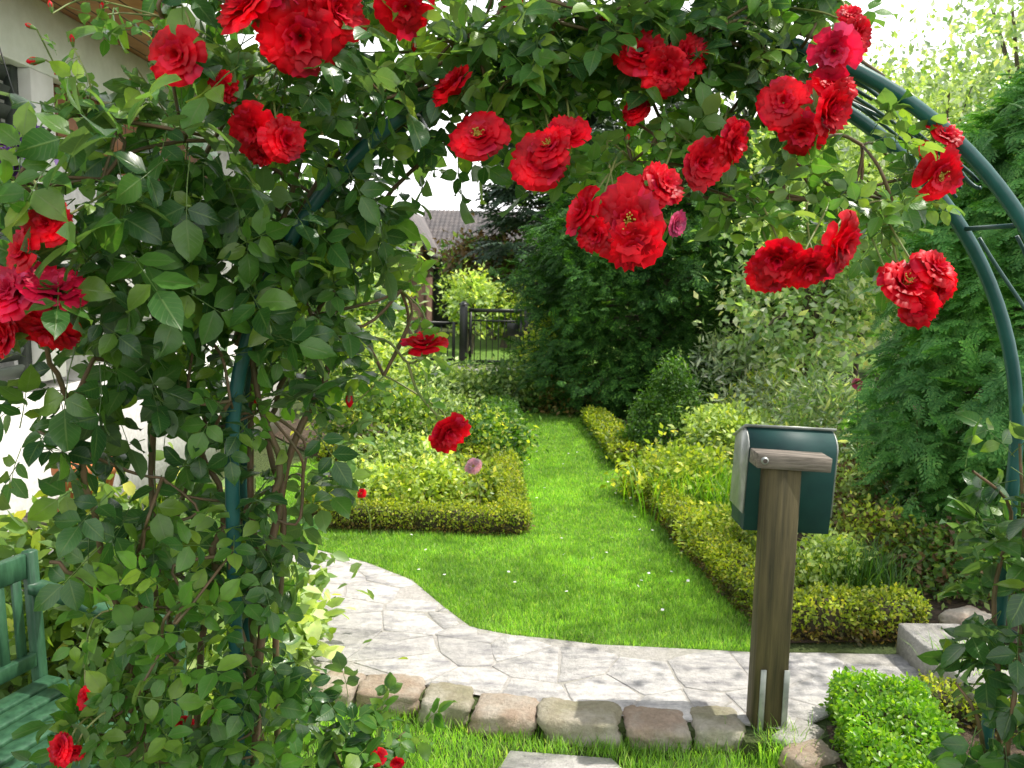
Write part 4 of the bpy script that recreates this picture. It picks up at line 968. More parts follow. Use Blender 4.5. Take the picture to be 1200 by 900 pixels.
# long shoots to the two single blooms
for pl in ([(390, 395, 2.02), (450, 398, 2.02), (478, 425, 2.0), (498, 416, 1.99)], [(478, 425, 2.0), (490, 460, 2.0), (515, 490, 1.99)]):
    canes.append(tube(smoothpath([P(*q) for q in pl], 5), .004, .0028, 5, mi=1, cap=False))
for (px, py, D, r_, f) in [(45, 71, 1.5, 14, (-1, 0, -.1)), (60, 10, 1.55, 9, (-.2, 0, 1)), (38, 32, 1.55, 9, (-.7, 0, .3)), (70, 82, 1.55, 8, (-.6, 0, -.5)), (85, 50, 1.55, 9, (0, -.3, 1)), (120, 12, 1.6, 9, (0, 0, 1)),
                          (158, 88, 1.62, 16, (0, -.3, -1)), (485, 50, 1.8, 10, (0, 0, -1)), (735, 165, 1.75, 8, (.2, 0, 1)), (410, 462, 1.95, 16, (0, -.2, -1)), (300, 470, 1.9, 8, (.3, -1, 0)), (1125, 560, 1.8, 8, (0, 0, 1)), (700, 200, 1.7, 8, (-.4, 0, 1))][:11]:
    c = P(px, py, D); add_bud(rose, c, r_ * 1.1 * D / 1000, f)
    h = hubs[np.argmin(np.linalg.norm(hubs - c - np.array([.05, .05, -.03]), axis=1))]; e = c - nrm(np.array(f, float)) * r_ * .0006 * D
    canes.append(tube(smoothpath([h, (h + e) / 2 + rs.normal(size=3) * .02, e], 4), .0020, .0014, 5, mi=1, cap=False))
    for q_ in range(2): bract.append((h + (c - h) * rs.uniform(.3, .95) + rs.normal(size=3) * .012, nrm(rs.normal(size=3)), rs.uniform(.25, .6)))
build('canes', canes, [M['cane'], M['green_cane']], rose, True)
bT = np.array([b[0] for b in bract]); bA = np.array([b[1] for b in bract]); bS = np.array([b[2] for b in bract]) * SP * .8
ksel = rs.randint(0, 5, len(bT))
o = build('young_sprays', [inst(SPRAYS[k], frames(bA[ksel == k], nrm(np.array([0, -.4, .6]) + rnd((ksel == k).sum(), .4)), bS[ksel == k]), bT[ksel == k]) for k in range(5)], M['young_leaf'], rose, True)

def small_rose(name, label, base, BLs, mats, canes_pl, blooms=()):
    t = thing(name, label, 'rose bush', base); parts = []
    for (px, py, D, rx, ry, dz, n, sc, kd) in BLs:
        c = P(px, py, D); k = D / 1000
        d = nrm(rnd(n)) * (rs.uniform(0, 1, n) ** .45)[:, None]; T = c + d * np.array([rx * k, dz, ry * k])
        ax = nrm(d * .7 + rnd(n, .55) + np.array([0, -.15, -.1])); nn = nrm(np.array([0, -.2, .8]) + d * .3 + rnd(n, .4))
        for s_i in range(5):
            sel = rs.randint(0, 5, n) == s_i
            if sel.any(): parts.append(inst(SPRAYS[s_i], frames(ax[sel], nn[sel], SP * sc * rs.uniform(.72, 1.2, sel.sum())), T[sel], kd))
    build('foliage', parts, [M[m] for m in mats], t, True)
    build('canes', [tube(smoothpath([base] + [P(*q) for q in pl], 5), .008, .003, 6, cap=False) for pl in canes_pl], M['cane'], t, True)
    for (px, py, D, r_, f, mt) in blooms: add_bloom(t, P(px, py, D), r_ * D / 1000, f, mt)
    return t
small_rose('climbing_rose', 'young rose without blooms climbing the right leg of the arch', tuple(G(1160, 1000, LOW)),
  [(1185, 690, 1.95, 32, 50, .1, 20, .85, 0), (1178, 770, 1.95, 34, 50, .1, 18, .85, 0), (1180, 620, 1.95, 25, 25, .08, 9, .85, 0), (1150, 555, 1.9, 22, 16, .05, 4, .75, 1), (1190, 550, 1.9, 12, 30, .05, 5, .85, 0), (1150, 840, 1.95, 30, 30, .1, 9, .85, 0), (1180, 870, 1.9, 35, 40, .1, 18, .9, 0), (1225, 700, 1.9, 25, 180, .1, 40, .9, 0), (1130, 800, 1.95, 16, 12, .05, 1, .8, 0)],
  ('rose_leaf', 'young_leaf'), [[(1172, 850, 1.97), (1165, 700, 1.97), (1185, 600, 1.95), (1140, 552, 1.9)], [(1180, 880, 1.9), (1200, 700, 1.92), (1195, 520, 1.92)], [(1150, 860, 1.95), (1120, 800, 1.95)]])
small_rose('rose_bush', 'small rose bush with one red bloom in front of the left path edging stones', tuple(G(420, 960, LOW)),
  [(440, 862, 2.25, 40, 28, .1, 30, .75, 1), (390, 880, 2.2, 40, 30, .1, 26, .8, 0), (480, 855, 2.3, 14, 10, .05, 4, .7, 1), (405, 830, 2.25, 20, 16, .06, 7, .7, 0), (350, 800, 2.2, 25, 40, .06, 9, .8, 0)],
  ('rose_leaf', 'young_leaf'), [[(430, 900, 2.25), (445, 860, 2.25)], [(400, 900, 2.2), (380, 860, 2.2)], [(425, 900, 2.25), (475, 858, 2.3)]],
  [(442, 888, 2.12, 14, (-.2, -1, .2), 'red_petal'), (466, 893, 2.12, 11, (.4, -1, .1), 'red_petal')])
# leafy mass behind the bench
for i, (px, py, D, rx, rz, lb) in enumerate([(75, 690, 3.0, .45, .72, 'lush light green shrub behind the bench back, nearest the house'), (180, 690, 3.1, .5, .75, 'lush light green shrub behind the bench armrest'), (262, 690, 3.4, .36, .5, 'green shrub behind the left leg of the arch'), (300, 730, 3.05, .16, .40, 'pale leaved bush at the left edge of the path')]):
    b = P(px, py, D); b[2] = LOW if D < 3.2 else 0
    plant('leafy_shrub', lb, 'shrub', tuple(b), (rx, .35, rz), 70, 24, .09, .075, 'young_leaf' if i != 3 else 'pale_leaf', OVAL, mat2='lime_leaf', frac2=.2, group='leafy shrubs behind the bench')

# bed flowers
def flower_stem(name, label, px, py, D, r, mt):
    c = P(px, py, D); t = thing(name, label, 'flower', (c[0], c[1], 0.0))
    add_bloom(t, c, r, (-.1, -.9, .3), mt, 1, name='bloom', wob=0)
    build('stem', [tube(smoothpath([(c[0] + .05, c[1] + .03, 0), (c[0] + .04, c[1] + .02, c[2] * .5), c - np.array([0, 0, r * .4])], 4), .004, .003, 5, cap=False)], M['green_cane'], t)
flower_stem('rose', 'lilac pink rose standing above the near left bed', 555, 546, 5.4, .062, 'lilac_petal')
flower_stem('rose', 'small dark red rose low in the near left bed', 424, 578, 4.95, .032, 'red_petal')
flower_stem('rose', 'pink rose in front of the drooping conifer', 1005, 450, 5.6, .045, 'pink_petal')
flower_stem('rose', 'faded pale pink rose above the brown twigs right of the mailbox', 1075, 478, 4.9, .032, 'lilac_petal')
flower_stem('rose', 'mauve rose beside the lime shrub left of the mailbox', 795, 560, 6.0, .04, 'lilac_petal')

# ================================================================== MAILBOX
mp = G(901, 861, -.02); D = mp[1]; pxm = 1000 / D
mb = thing('mailbox', 'dark green metal mailbox seen from behind on a thick wooden post', 'mailbox', (mp[0], mp[1], LOW))
ptop = P(921, 546, D)[2]; mw = .119
R0 = None
lean = (P(921, 546, D)[0] - mp[0])
cx = mp[0] + lean * .5
Rp = Matrix.Rotation(math.atan2(lean, ptop - LOW), 3, 'Y')
build('post', [box(cx, D + .05, (ptop - .02) / 2, mw, .085, ptop + .02, Rp, .006)], M['post_wood'], mb)
for s in (-1, 1):
    zc = .10
    build('bracket', [box(mp[0] + s * (mw / 2 - .018) + .008, D - .0035, zc, .020, .006, .25, Rp, .001)], M['zinc'], mb)
bl = P(876, 500, D + .1); br = P(981, 515, D + .1); bb = P(925, 624, D + .1)
bx0, bx1 = P(877, 560, D + .1)[0], P(981, 560, D + .1)[0]; zt = P(930, 506, D + .1)[2]; zb = bb[2]
dep = .17; y0 = D + .103
prof = [(y0, zb), (y0, zt - .085)] + [(y0 + .085 * (1 - math.cos(a)), zt - .085 + .085 * math.sin(a)) for a in np.linspace(.2, PI / 2, 7)] + [(y0 + dep, zt - .055), (y0 + dep, zb)]
def extr(prof, x0_, x1_):
    n = len(prof); V = [(x0_, y, z) for y, z in prof] + [(x1_, y, z) for y, z in prof]
    F = [tuple(range(n)), tuple(range(2 * n - 1, n - 1, -1))] + [(i, i + n, (i + 1) % n + n, (i + 1) % n) for i in range(n)]
    return mk(V, F)
Rm = Matrix.Rotation(.03, 3, 'Y'); cxm = (bx0 + bx1) / 2
def rot_about(p): q = xf(p, None, (-cxm, 0, -zt)); return xf(q, Rm, (cxm, 0, zt))
build('body', [rot_about(extr(prof, bx0 + .004, bx1 - .004))], M['box_paint'], mb)
pz = [(y0 + .004, zb + .06), (y0 + .004, zt - .08)] + [(y0 + .085 * (1 - math.cos(a)), zt - .085 + .080 * math.sin(a)) for a in np.linspace(.3, PI / 2, 6)] + [(y0 + dep + .012, zt - .062), (y0 + dep + .012, zb + .06)]
for s, xx in ((0, bx0 - .004), (1, bx1 - .003)):
    build('side_panel', [rot_about(extr(pz, xx, xx + .006))], M['zinc'], mb)
lid = [(y0 + .050, zt + .0035), (y0 + dep + .035, zt - .062), (y0 + dep + .035, zt - .055), (y0 + .050, zt + .0105)]
build('lid', [rot_about(extr(lid, bx0 - .008, bx1 + .006))], M['zinc'], mb)
bz = P(930, 541, D)[2]; bxa, bxb = P(887, 541, D)[0], P(974, 541, D)[0]
build('crossbar', [box((bxa + bxb) / 2, D + .040, bz - .004, bxb - bxa, .10, .050, Matrix.Rotation(.045, 3, 'Y'), .002)], M['grey_wood'], mb)
sx_ = P(895, 538, D)[0]
sc_ = build('screw', [xf(lathe([(0, -.006), (.010, -.006), (.013, -.002), (.0135, .003), (.008, .008)], 12), Matrix.Rotation(PI / 2, 3, 'X'), (sx_, D - .012, bz + .004))], M['zinc'], mb, True)

# ================================================================== BENCH
be = thing('garden_bench', 'green painted slatted wooden garden bench at bottom left among the rose leaves', 'bench', (-1.42, 2.3, LOW))
A = np.array([-1.425, 2.47]); fd = np.array([.955, -.295]); fd /= np.linalg.norm(fd); bd = np.array([-fd[1] * -1, fd[0] * -1])
bd = np.array([fd[1], -fd[0]])     # along the bench, towards the camera side
bang = math.atan2(fd[1], fd[0])
RB = Matrix.Rotation(bang, 3, 'Z')
def bpnt(f, s, z): p = A + fd * f + bd * s; return (p[0], p[1], z)
def bbox(f, s, z, lf, ls, lz, bev=.004, tilt=0):
    R = RB @ Matrix.Rotation(tilt, 3, 'Y'); p = bpnt(f, s, z); return box(p[0], p[1], p[2], lf, ls, lz, R, bev)
LB = 1.15; SZ = .335
ztop = P(33, 645, 2.47)[2]
for s in (0, LB):
    build('leg', [bbox(-.0, s, (ztop + LOW) / 2, .036, .036, ztop - LOW, .005, -.04)], M['bench_paint'], be)
    build('leg', [bbox(.50, s, (.57 + LOW) / 2, .045, .045, .57 - LOW, .005)], M['bench_paint'], be)
    arm = [(-.0, .625), (.12, .61), (.26, .585), (.42, .575), (.54, .585)]
    V = []; F = []
    for i, (f, z_) in enumerate(smoothpath([np.array(a) for a in arm], 3)):
        for ds, dz_ in ((-.028, -.014), (.028, -.014), (.028, .014), (-.028, .014)): V.append(bpnt(f, s + ds, z_ + dz_))
    m = len(V) // 4
    F = [(i * 4 + k, i * 4 + (k + 1) % 4, (i + 1) * 4 + (k + 1) % 4, (i + 1) * 4 + k) for i in range(m - 1) for k in range(4)] + [(0, 1, 2, 3), tuple(4 * (m - 1) + k for k in (3, 2, 1, 0))]
    build('armrest', [mk(V, F)], M['bench_paint'], be)
    build('side_rail', [bbox(.25, s, SZ - .05, .46, .028, .06)], M['bench_paint'], be)
for i in range(7): build('seat_slat', [bbox(.045 + i * .072, LB / 2, SZ + .002 * (i % 2) * .2, .058, LB + .02, .020)], M['bench_paint'], be)
build('front_rail', [bbox(.47, LB / 2, SZ - .05, .025, LB - .05, .065)], M['bench_paint'], be)
build('top_rail', [bbox(-.022, LB / 2, ztop - .045, .028, LB, .075)], M['bench_paint'], be)
build('bottom_rail', [bbox(.002, LB / 2, SZ + .07, .028, LB - .04, .045)], M['bench_paint'], be)
ns = 19
for i in range(ns):
    s = .055 + (LB - .11) * i / (ns - 1); build('back_slat', [bbox(-.01, s, (ztop - .08 + SZ + .09) / 2, .012, .030, ztop - .08 - SZ - .09, .002, -.04)], M['bench_paint'], be)

# ================================================================== HOUSE
HX = -2.26
def hp(px, py): # point on facade plane x=HX
    d = ray(px, py); return CAM + d * (HX / d[0])
hs = thing('house', 'white rendered house with a wooden eave and dark louvred shutter at the left', 'house', (HX - 2.5, 5, LOW))
ye = 7.4
zbt = hp(60, 7)[2]; zbb = hp(38, 80)[2]
yp = hp(51, 120)[1]
build('wall', [box(HX - .12, (yp + .35 + ye) / 2 + .4, (1.05 + LOW) / 2, .24, ye - yp + .45, 1.05 - LOW, None, .0),       # low wall under the openings
               box(HX - .12, 3.55, (1.0 + LOW) / 2 - .03, .236, 2.0, 1.0 - LOW, None, 0),
               box(HX - .121, (yp + .11 + ye - .74) / 2, (2.096 + 1.053) / 2, .238, ye - .74 - yp - .12, 2.096 - 1.053), box(HX - .12, ye - .25, (1.052 + zbb) / 2, .232, .95, zbb - 1.052 - .004),
               box(HX - 5.2, 6.0, 1.3, .24, 8.0, 2.9), box(HX - 2.7, ye + .16, 1.2, 5.0, .24, 2.6)], M['stucco'], hs)
build('beam', [box(HX - .07, 4.6, (zbt + zbb) / 2, .14, 6.2, zbt - zbb, None, .004)], M['white_paint'], hs)
pw = .115
build('pillar', [box(HX - .075, yp, (1.02 + zbb) / 2, .15, .20, zbb - 1.02 - .004, None, .004)], M['white_paint'], hs)
lp = hp(43, 135)
# faint vertical lettering on the pillar, too small to read: dark marks
marks = [box(HX + .0015, yp - .05 + .004 * (k % 2), 2.02 + .030 * k, .003, .035, .018 if k % 3 else .010) for k in range(7)]
# shutter
sh = build('shutter', [box(HX - .10, 3.2, 1.75, .02, 1.0, 1.5)] + [box(HX - .075, 3.2, 1.08 + .085 * k, .018, 1.64, .066, Matrix.Rotation(.5, 3, 'Y')) for k in range(17)] + [box(HX - .08, yp - .125, 1.8, .04, .05, 1.55), box(HX - .08, 2.4, 1.8, .04, .05, 1.55)], M['shutter'], hs)
build('wood_panel', [box(HX - .09, (yp + .11 + ye - .74) / 2, (2.1 + zbb) / 2, .04, ye - .74 - yp - .12, zbb - 2.1 - .004)], M['panel'], hs)
build('soffit', [box(HX + .19, 4.9, zbt + .012, .62, 6.6, .02)], M['soffit'], hs)
build('roof', [mk([(HX + .58, 1.5, zbt + .02), (HX + .58, 8.3, zbt + .02), (HX - 2.6, 8.3, zbt + 1.7), (HX - 2.6, 1.5, zbt + 1.7), (HX - 5.8, 1.5, zbt + .02), (HX - 5.8, 8.3, zbt + .02)], [(0, 1, 2, 3), (3, 2, 5, 4), (0, 3, 4), (1, 5, 2)])], M['roof_tile'], hs)
build('gutter', [tube([(HX + .60, 1.5, zbt + .02), (HX + .60, 8.3, zbt + .02)], .05, .05, 10)], M['white_paint'], hs, True)
# hanging basket with purple flowers
hb = P(-12, 178, 3.1)
bk = thing('hanging_basket', 'hanging basket of purple flowers on thin chains under the eave', 'hanging basket', (hb[0], hb[1], hb[2] - .1))
build('basket', [lathe([(.02, -.14), (.09, -.12), (.14, -.05), (.155, 0), (.145, 0), (.1, -.08), (.0, -.1)], 16, hb)], M['twig'], bk, True)
hk = P(33, 2, 2.9); hk[0] = hb[0] + .03
hk[2] = zbt
build('chain', [tube([hb + np.array([math.cos(a) * .15, math.sin(a) * .15, 0]), (hb[0], hb[1], hk[2] - .28)], .0025, .0025, 4) for a in (0, 2.1, 4.2)] + [tube([(hb[0], hb[1], hk[2] - .28), (hb[0], hb[1], hk[2])], .006, .006, 5)], M['black_iron'], bk)
T, o_, _ = clump_cloud(hb, (.22, .2, .12), 26, 30, .03, 'ellipsoid', .3)
fo = build('flowers', [leaves_on(T, o_, .028, OVAL, 0)], M['purple'], bk); fo['kind'] = 'stuff'
T, o_, _ = clump_cloud(hb - np.array([0, 0, .06]), (.22, .2, .14), 22, 16, .04, 'ellipsoid', .3)
build('foliage', [leaves_on(T, o_, .04, OVAL, 0)], M['young_leaf'], bk)
# terracotta pot on stand
pp = P(103, 585, 3.25)
st = thing('plant_stand', 'low wooden plant stand under the terracotta pot', 'plant stand', (pp[0], pp[1], LOW))
ztab = pp[2] - .04
build('top', [box(pp[0], pp[1], ztab - .015, .42, .34, .028, None, .004)], M['grey_wood'], st)
for a in (-1, 1):
    for b in (-1, 1): build('leg', [box(pp[0] + a * .17, pp[1] + b * .13, (ztab - .03 + LOW) / 2, .035, .035, ztab - .03 - LOW, None, .003)], M['grey_wood'], st)
pt = thing('flower_pot', 'orange terracotta flower pot behind the rose leaves at left', 'flower pot', (pp[0], pp[1], ztab))
build('pot', [lathe([(0, .022), (.075, .022), (.105, .15), (.108, .15), (.122, .152), (.124, .195), (.112, .197), (.106, .17), (0, .165)], 28, (pp[0], pp[1], ztab))], M['terracotta'], pt, True)
build('saucer', [lathe([(0, .002), (.10, .002), (.125, .02), (.118, .022), (.09, .010), (0, .010)], 28, (pp[0], pp[1], ztab))], M['terracotta'], pt, True)

# ================================================================== GATE AND FENCE
gb = G(543, 430, 0); GD = gb[1]
zt_ = P(543, 358, GD)[2]
def gx(px): return P(px, 400, GD)[0]
gt = thing('garden_gate', 'black iron garden gate with thin bars at the end of the garden', 'gate', (gx(578), GD, 0))
gz = P(578, 364, GD)[2]
build('gate_post', [box(gx(543), GD, zt_ / 2, .13, .13, zt_, None, .01), lathe([(.085, 0), (.085, .03), (.02, .07), (0, .07)], 4, (gx(543), GD, zt_))], M['black_iron'], gt)
build('gate_post', [box(gx(618), GD, zt_ / 2, .13, .13, zt_, None, .01)], M['black_iron'], gt)
xa, xb = gx(549), gx(612)
build('frame', [box((xa + xb) / 2, GD, gz, xb - xa, .05, .06), box((xa + xb) / 2, GD, .10, xb - xa, .045, .045), box((xa + xb) / 2, GD, gz - .17, xb - xa, .03, .025), box(xa + .03, GD, gz / 2 + .06, .045, .043, gz - .12), box(xb - .03, GD, gz / 2 + .06, .045, .043, gz - .12)], M['black_iron'], gt)
nb = 8
for k in range(nb):
    x = xa + (xb - xa) * (k + 1) / (nb + 1); build('bar', [tube([(x, GD, .12), (x, GD, gz - .03)], .008, .008, 6)], M['black_iron'], gt)
build('latch_plate', [box(xb - .16, GD - .03, gz - .30, .20, .02, .22, None, .01)], M['black_iron'], gt)
fz = P(500, 378, GD)[2]
fc = thing('iron_fence', 'low black iron fence left of the gate', 'fence', (gx(500), GD, 0))
xa, xb = gx(400), gx(536)
build('rail', [box((xa + xb) / 2, GD + .002, fz, xb - xa, .04, .045), box((xa + xb) / 2, GD + .002, .12, xb - xa, .04, .04)], M['black_iron'], fc)
for k in range(18):
    x = xa + (xb - xa) * (k + .5) / 18; build('bar', [tube([(x, GD, .0), (x, GD, fz - .02)], .009, .009, 6)], M['black_iron'], fc)
for x in (xb - .06, xa + .05): build('fence_post', [box(x, GD - .045, fz / 2, .05, .05, fz + .04, None, .004)], M['black_iron'], fc)
struct(build('gate_threshold', [box(gx(590), GD - .35, .004, 2.6, .5, .03)], M['step_stone']))
struct(build('far_lawn', [mk([(-6, GD + .5, .004), (8, GD + .5, .004), (8, GD + 7, .004), (-6, GD + 7, .004)], [(0, 1, 2, 3)])], M['turf']))

# ================================================================== BUILDINGS BEHIND
def tiled_roof(x0_, x1_, yf, zf, yr, zr, rows=12, cols=26):
    """front slope of pantiles, ridge along x"""
    V = []; F = []
    for r in range(rows):
        for e in (0, 1):
            t_ = (r + e) / rows; y = yf + (yr - yf) * t_; z = zf + (zr - zf) * t_ + (.05 if e == 0 else .0)
            for c in range(cols * 4 + 1):
                x = x0_ + (x1_ - x0_) * c / (cols * 4); V.append((x, y, z + .03 * math.sin(c * PI / 2)))
    w_ = cols * 4 + 1
    for r in range(rows * 2 - 1):
        for c in range(w_ - 1): F.append((r * w_ + c, r * w_ + c + 1, (r + 1) * w_ + c + 1, (r + 1) * w_ + c))
    return mk(V, F)
D1 = 24.0
a = P(484, 294, D1); b = P(640, 294, D1); rr = P(500, 246, D1 + 3)
gr = thing('outbuilding', 'low dark outbuilding with a grey brown tiled roof behind the garden', 'building', (a[0], D1, 0))
build('wall', [box((a[0] + b[0]) / 2 + .1, D1 + 3.3, a[2] / 2, b[0] - a[0] - .3, 6, a[2])], M['dark_wall'], gr)
build('roof', [tiled_roof(a[0], b[0], D1, a[2], D1 + 3, rr[2]), mk([(a[0], D1 + 3, rr[2]), (b[0], D1 + 3, rr[2]), (b[0], D1 + 6.4, a[2]), (a[0], D1 + 6.4, a[2])], [(0, 1, 2, 3)]), mk([(a[0] + .1, D1, a[2] - .02), (a[0] + .1, D1 + 3, rr[2] - .02), (a[0] + .1, D1 + 6.4, a[2] - .02)], [(0, 1, 2)])], M['roof_tile'], gr)
build('fascia', [box((a[0] + b[0]) / 2, D1 + .02, a[2] - .06, b[0] - a[0], .06, .14)], M['grey_wood'], gr)
dr = build('door', [box(P(508, 330, D1)[0], D1 + .28, .95, .9, .06, 1.9, None, .01)], M['shutter'], gr)
a2 = P(446, 292, 21); ap_ = P(470, 240, 21); b2 = P(494, 288, 21)
g2 = thing('gabled_house', 'small brown gabled house beside the outbuilding', 'building', (ap_[0], 21, 0))
build('wall', [mk([(a2[0], 21.2, 0), (b2[0], 21.2, 0), (b2[0], 21.2, b2[2]), (ap_[0], 21.2, ap_[2] - .05), (a2[0], 21.2, a2[2]),
                   (a2[0], 26, 0), (b2[0], 26, 0), (b2[0], 26, b2[2]), (ap_[0], 26, ap_[2] - .05), (a2[0], 26, a2[2])], [(0, 1, 2, 3, 4), (1, 6, 7, 2), (5, 0, 4, 9), (6, 5, 9, 8, 7)])], M['brick'], g2)
def slope(xe, ze):
    n_ = 1
    return mk([(ap_[0], 20.9, ap_[2] + .03), (xe, 20.9, ze), (xe, 26.2, ze), (ap_[0], 26.2, ap_[2] + .03), (ap_[0], 20.9, ap_[2] - .1), (xe, 20.9, ze - .13), (xe, 26.2, ze - .13), (ap_[0], 26.2, ap_[2] - .1)],
              [(0, 1, 2, 3), (4, 7, 6, 5), (0, 4, 5, 1), (1, 5, 6, 2), (3, 2, 6, 7)])
build('roof', [slope(b2[0] + .25, b2[2] - .2), slope(a2[0] - .25, a2[2] - .2)], M['roof_tile'], g2)
wn = build('window', [box(ap_[0], 21.17, 2.35, .62, .05, .75)], M['white_paint'], g2)
w2 = build('pane', [box(ap_[0], 21.135, 2.35, .52, .02, .65)], M['glass'], wn); w2.location = Vector((0, 0, 0))

# ================================================================== TREES
def tree(name, label, base, crown_c, radii, ncl, per, cr, leaf, mat, tpl=KITE, trunk_r=.08, limbs=14, group=None, shell=.4, kind='ellipsoid', mat2=None, frac2=.25, droop=0, spread=.8):
    t = thing(name, label, 'tree', base, group)
    T, o, cc = clump_cloud(crown_c, radii, ncl, per, cr, kind, shell)
    k = T[:, 2] > 0.05; T, o = T[k], o[k]
    ms = [M[mat]]; sel = rs.uniform(0, 1, len(T)) < (frac2 if mat2 else 0)
    parts = [leaves_on(T[~sel], o[~sel], leaf, tpl, 0, spread, .5, droop=droop)]
    if mat2: parts.append(leaves_on(T[sel], o[sel], leaf, tpl, 1, spread, .5, droop=droop)); ms.append(M[mat2])
    build('crown', parts, ms, t)
    b = np.array(base, float); tp = np.array(crown_c, float); tp = tp + np.array([0, 0, radii[2] * (.35 if kind == 'ellipsoid' else .7)])
    tr = [tube(smoothpath([b, b + (tp - b) * .4 + np.array([.05, .03, 0]), tp], 4), trunk_r, trunk_r * .3, 8, cap=False)]
    for i in rs.choice(len(cc), min(limbs, len(cc)), replace=False):
        f = rs.uniform(.25, .75); s = b + (tp - b) * f; tr.append(tube(smoothpath([s, (s + cc[i]) / 2 + np.array([0, 0, .06]), cc[i]], 3), trunk_r * .38, trunk_r * .1, 5, cap=False))
    build('trunk', tr, M['bark'], t); return t
def conifer(name, label, base, R_, H, n, size, mat, tpls, rprof, droop=.35, trunk_r=.10, core=True, layers=0, rough_=.32):
    t = thing(name, label, 'tree', base); b = np.array(base, float)
    h = rs.uniform(0.0, 1, n) ** 1.15
    if layers: h = np.clip((np.floor(h * layers) + .5 + rs.normal(size=n) * .13) / layers, 0, 1)
    a = rs.uniform(0, 2 * PI, n); r_ = rprof(h) * R_
    lump = np.array([noise.noise((math.cos(x) * 2.2, math.sin(x) * 2.2, y * 5 + b[0])) for x, y in zip(a, h)])
    lump = lump + .5 * np.array([noise.noise((math.cos(x) * 6, math.sin(x) * 6, y * 14 + b[0])) for x, y in zip(a, h)])
    r_ = r_ * (rs.uniform(.66, 1.0, n)) * (1 + .38 * lump)
    T = b + np.stack([np.cos(a) * r_, np.sin(a) * r_, h * H + .02], 1)
    ax = np.stack([np.cos(a), np.sin(a), np.full(n, -droop)], 1) + rnd(n, rough_); nn = np.stack([np.cos(a) * .45, np.sin(a) * .45, np.ones(n)], 1) + rnd(n, .22)
    F = frames(ax, nn, size * rs.uniform(.65, 1.25, n)); parts = []
    k = rs.randint(0, len(tpls), n)
    for i, tp in enumerate(tpls): parts.append(inst(tp, F[k == i], T[k == i]))
    build('crown', parts, M[mat], t)
    tr = [tube([b, b + np.array([0, 0, H * .96])], trunk_r, trunk_r * .2, 8)]
    for i in range(60):
        hh = rs.uniform(.05, .92); aa = rs.uniform(0, 6.28); r1 = float(rprof(np.array([hh]))[0]) * R_ * .8
        s = b + np.array([0, 0, hh * H]); tr.append(tube([s, s + np.array([math.cos(aa) * r1, math.sin(aa) * r1, -.1 * r1])], trunk_r * .22, trunk_r * .06, 4, cap=False))
    build('trunk', tr, M['bark'], t)
    return t
# big dark conifer behind the lawn
cb = G(770, 482, 0)
conifer('dark_conifer', 'big dense dark green conifer at the end of the lawn', (cb[0] + .20, cb[1] + .9, 0), 1.95, 3.35, 19000, .155, 'dark_frond', FROND_S, lambda h: np.sqrt(np.maximum(0, 1 - h ** 2.6)) * (.85 + .15 * np.minimum(1, h * 3)), .15, .12, rough_=.7)
# drooping conifer at right
rb = P(1262, 600, 5.0); rb[2] = 0
conifer('drooping_conifer', 'large conifer with drooping feathery fronds filling the right side', tuple(rb), 1.15, 3.0, 9500, .165, 'frond', FROND, lambda h: np.sqrt(np.maximum(0, 1 - h ** 2)) * (.82 + .18 * np.minimum(1, h * 4)) + .04, .35, .09, rough_=.7)
# spruce far middle
sp = P(655, 430, 20.0); sp[2] = 0
conifer('spruce', 'blue dark spruce with tiers of level branches behind the gate', tuple(sp), 2.7, 6.2, 1900, .62, 'needle', FROND_S, lambda h: np.where(h < .33, .05, (1.15 - h)) * .95, .12, .16, layers=10)
def far_tree(label, px, D, z0, rx, rz, mat, n=150, leaf=.16, mat2=None, name='garden_tree', per=38, cr=.33, ry=None, tpl=KITE, shell=.4, limbs=16):
    c = P(px, 300, D); cz = z0
    return tree(name, label, (c[0], D, 0), (c[0], D, cz), (rx, ry or rx * .8, rz), n, per, cr, leaf, mat, tpl, (.07 + .03 * rz) * (1 if limbs > 9 else .35), limbs, 'trees behind the garden', mat2=mat2, shell=shell)
far_tree('light green leafy tree behind the silver shrubs, left of the drooping conifer', 950, 8.4, 1.45, .85, 1.05, 'sage_leaf', 130, .085, 'silver_leaf', per=44, cr=.15, tpl=KITE)
far_tree('loose pale leaved tree behind the arch at upper right', 1010, 9.5, 2.6, 1.3, 1.3, 'pale_leaf', 170, .09, 'far_leaf', per=42, cr=.20, limbs=6)
far_tree('airy tree with thin branches standing against the sky at upper right', 1095, 7.5, 2.9, .85, 1.1, 'pale_leaf', 100, .065, 'silver_leaf', per=34, cr=.14, limbs=5)
far_tree('tall grey green tree at the right edge behind the drooping conifer', 1220, 8.0, 3.4, 1.1, 1.7, 'sage_leaf', 150, .09, 'silver_leaf', per=36, cr=.2)
far_tree('broad green tree far behind the spruce', 800, 22, 2.8, 3.2, 2.4, 'far_leaf', 170, .30, 'dark_frond', cr=.55)
far_tree('medium green tree behind the dark conifer on its right', 905, 13, 2.2, 1.7, 2.0, 'far_leaf', 150, .2, 'pale_leaf', cr=.35)
far_tree('dark tree behind the drooping conifer', 1130, 14, 2.6, 2.0, 2.4, 'far_leaf', 150, .22, 'dark_frond', cr=.4)
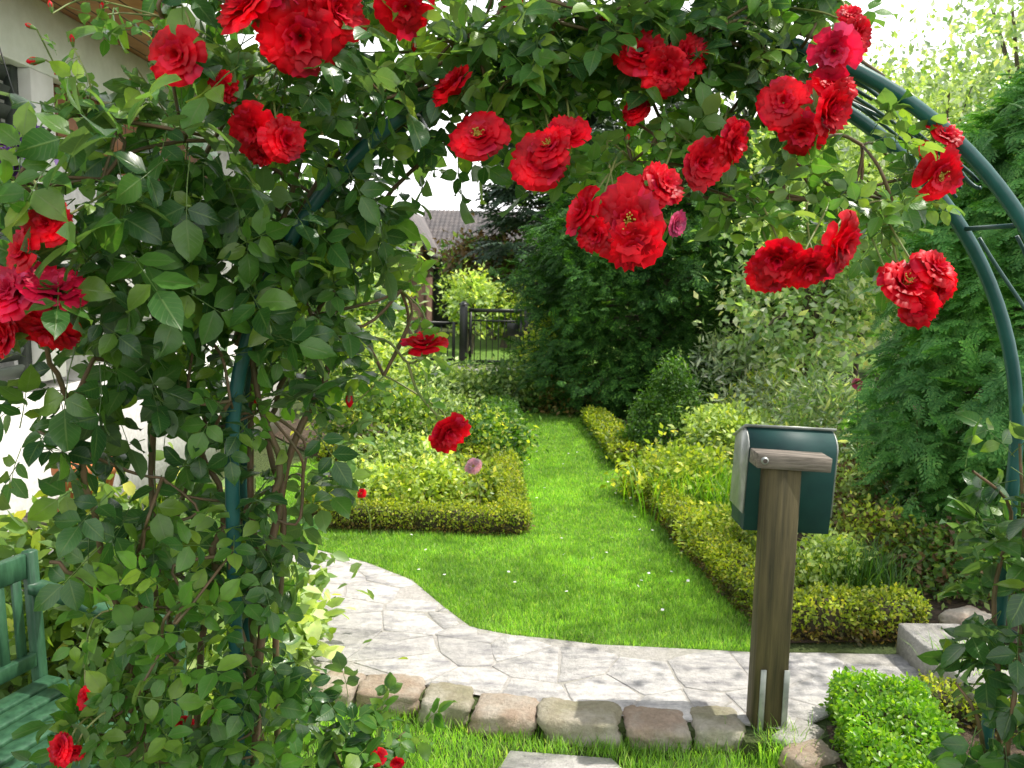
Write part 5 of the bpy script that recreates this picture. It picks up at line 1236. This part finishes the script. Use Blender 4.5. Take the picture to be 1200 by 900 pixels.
far_tree('round pale yellow green shrub tree above the gate', 551, 16.5, 1.05, .68, .62, 'pale_leaf', 60, .10, 'lime_leaf', per=30, cr=.14, name='shrub_tree')
far_tree('low yellow bush right of the round shrub tree over the gate', 592, 18.0, .85, .7, .55, 'lime_leaf', 55, .12, 'far_leaf', per=30, cr=.14, name='shrub_tree')
far_tree('brownish tree under the spruce', 580, 20.0, 1.8, 1.1, .6, 'brown_leaf', 90, .16, 'far_leaf', per=30, cr=.25)
far_tree('clipped green tree in front of the outbuilding', 548, 22.0, 1.3, .5, 1.0, 'topiary_leaf', 80, .13, 'far_leaf', per=32, cr=.18)
far_tree('pale bush in front of the small gabled house', 405, 13.0, .9, .8, .9, 'pale_leaf', 110, .14, 'lime_leaf', per=32, cr=.2, name='shrub_tree')
far_tree('leafy green bush at the left end of the iron fence', 360, 11.5, 1.0, 1.3, 1.2, 'far_leaf', 120, .14, 'pale_leaf', per=32, cr=.2, name='shrub_tree')
far_tree('green tree behind the left part of the arch', 395, 17.0, 1.8, 1.5, 1.4, 'far_leaf', 130, .18, 'pale_leaf', per=32, cr=.28)
far_tree('wide dark green tree line end at far left behind the house', 250, 20.0, 1.7, 2.5, 1.6, 'far_leaf', 150, .26, None, cr=.45)
for i, (px, D, rz, lb) in enumerate([(480, 42, 1.6, 'distant hazy green tree left of the outbuilding roof'), (600, 40, 1.6, 'distant green tree behind the outbuilding roof'), (720, 38, 3.2, 'distant tall green tree behind the spruce'), (950, 30, 3.6, 'distant green tree right of centre'), (1080, 28, 3.4, 'distant green tree behind the airy tree'), (1230, 26, 4.0, 'distant green tree at the far right'), (340, 36, 2.0, 'distant green tree behind the left side of the arch')]):
    far_tree(lb, px, D, 1.5, 4.2, rz, 'far_leaf', 120, .55, None, cr=.9, per=36)

ct = thing_tree = tree('broadleaf_tree', 'tall open grey green tree at the upper right corner above the drooping conifer', (4.1, 4.9, 0), (3.35, 4.55, 3.75), (1.15, 1.2, 1.05), 80, 26, .13, .065, 'sage_leaf', KITE, .07, 22, mat2='silver_leaf', shell=.25)
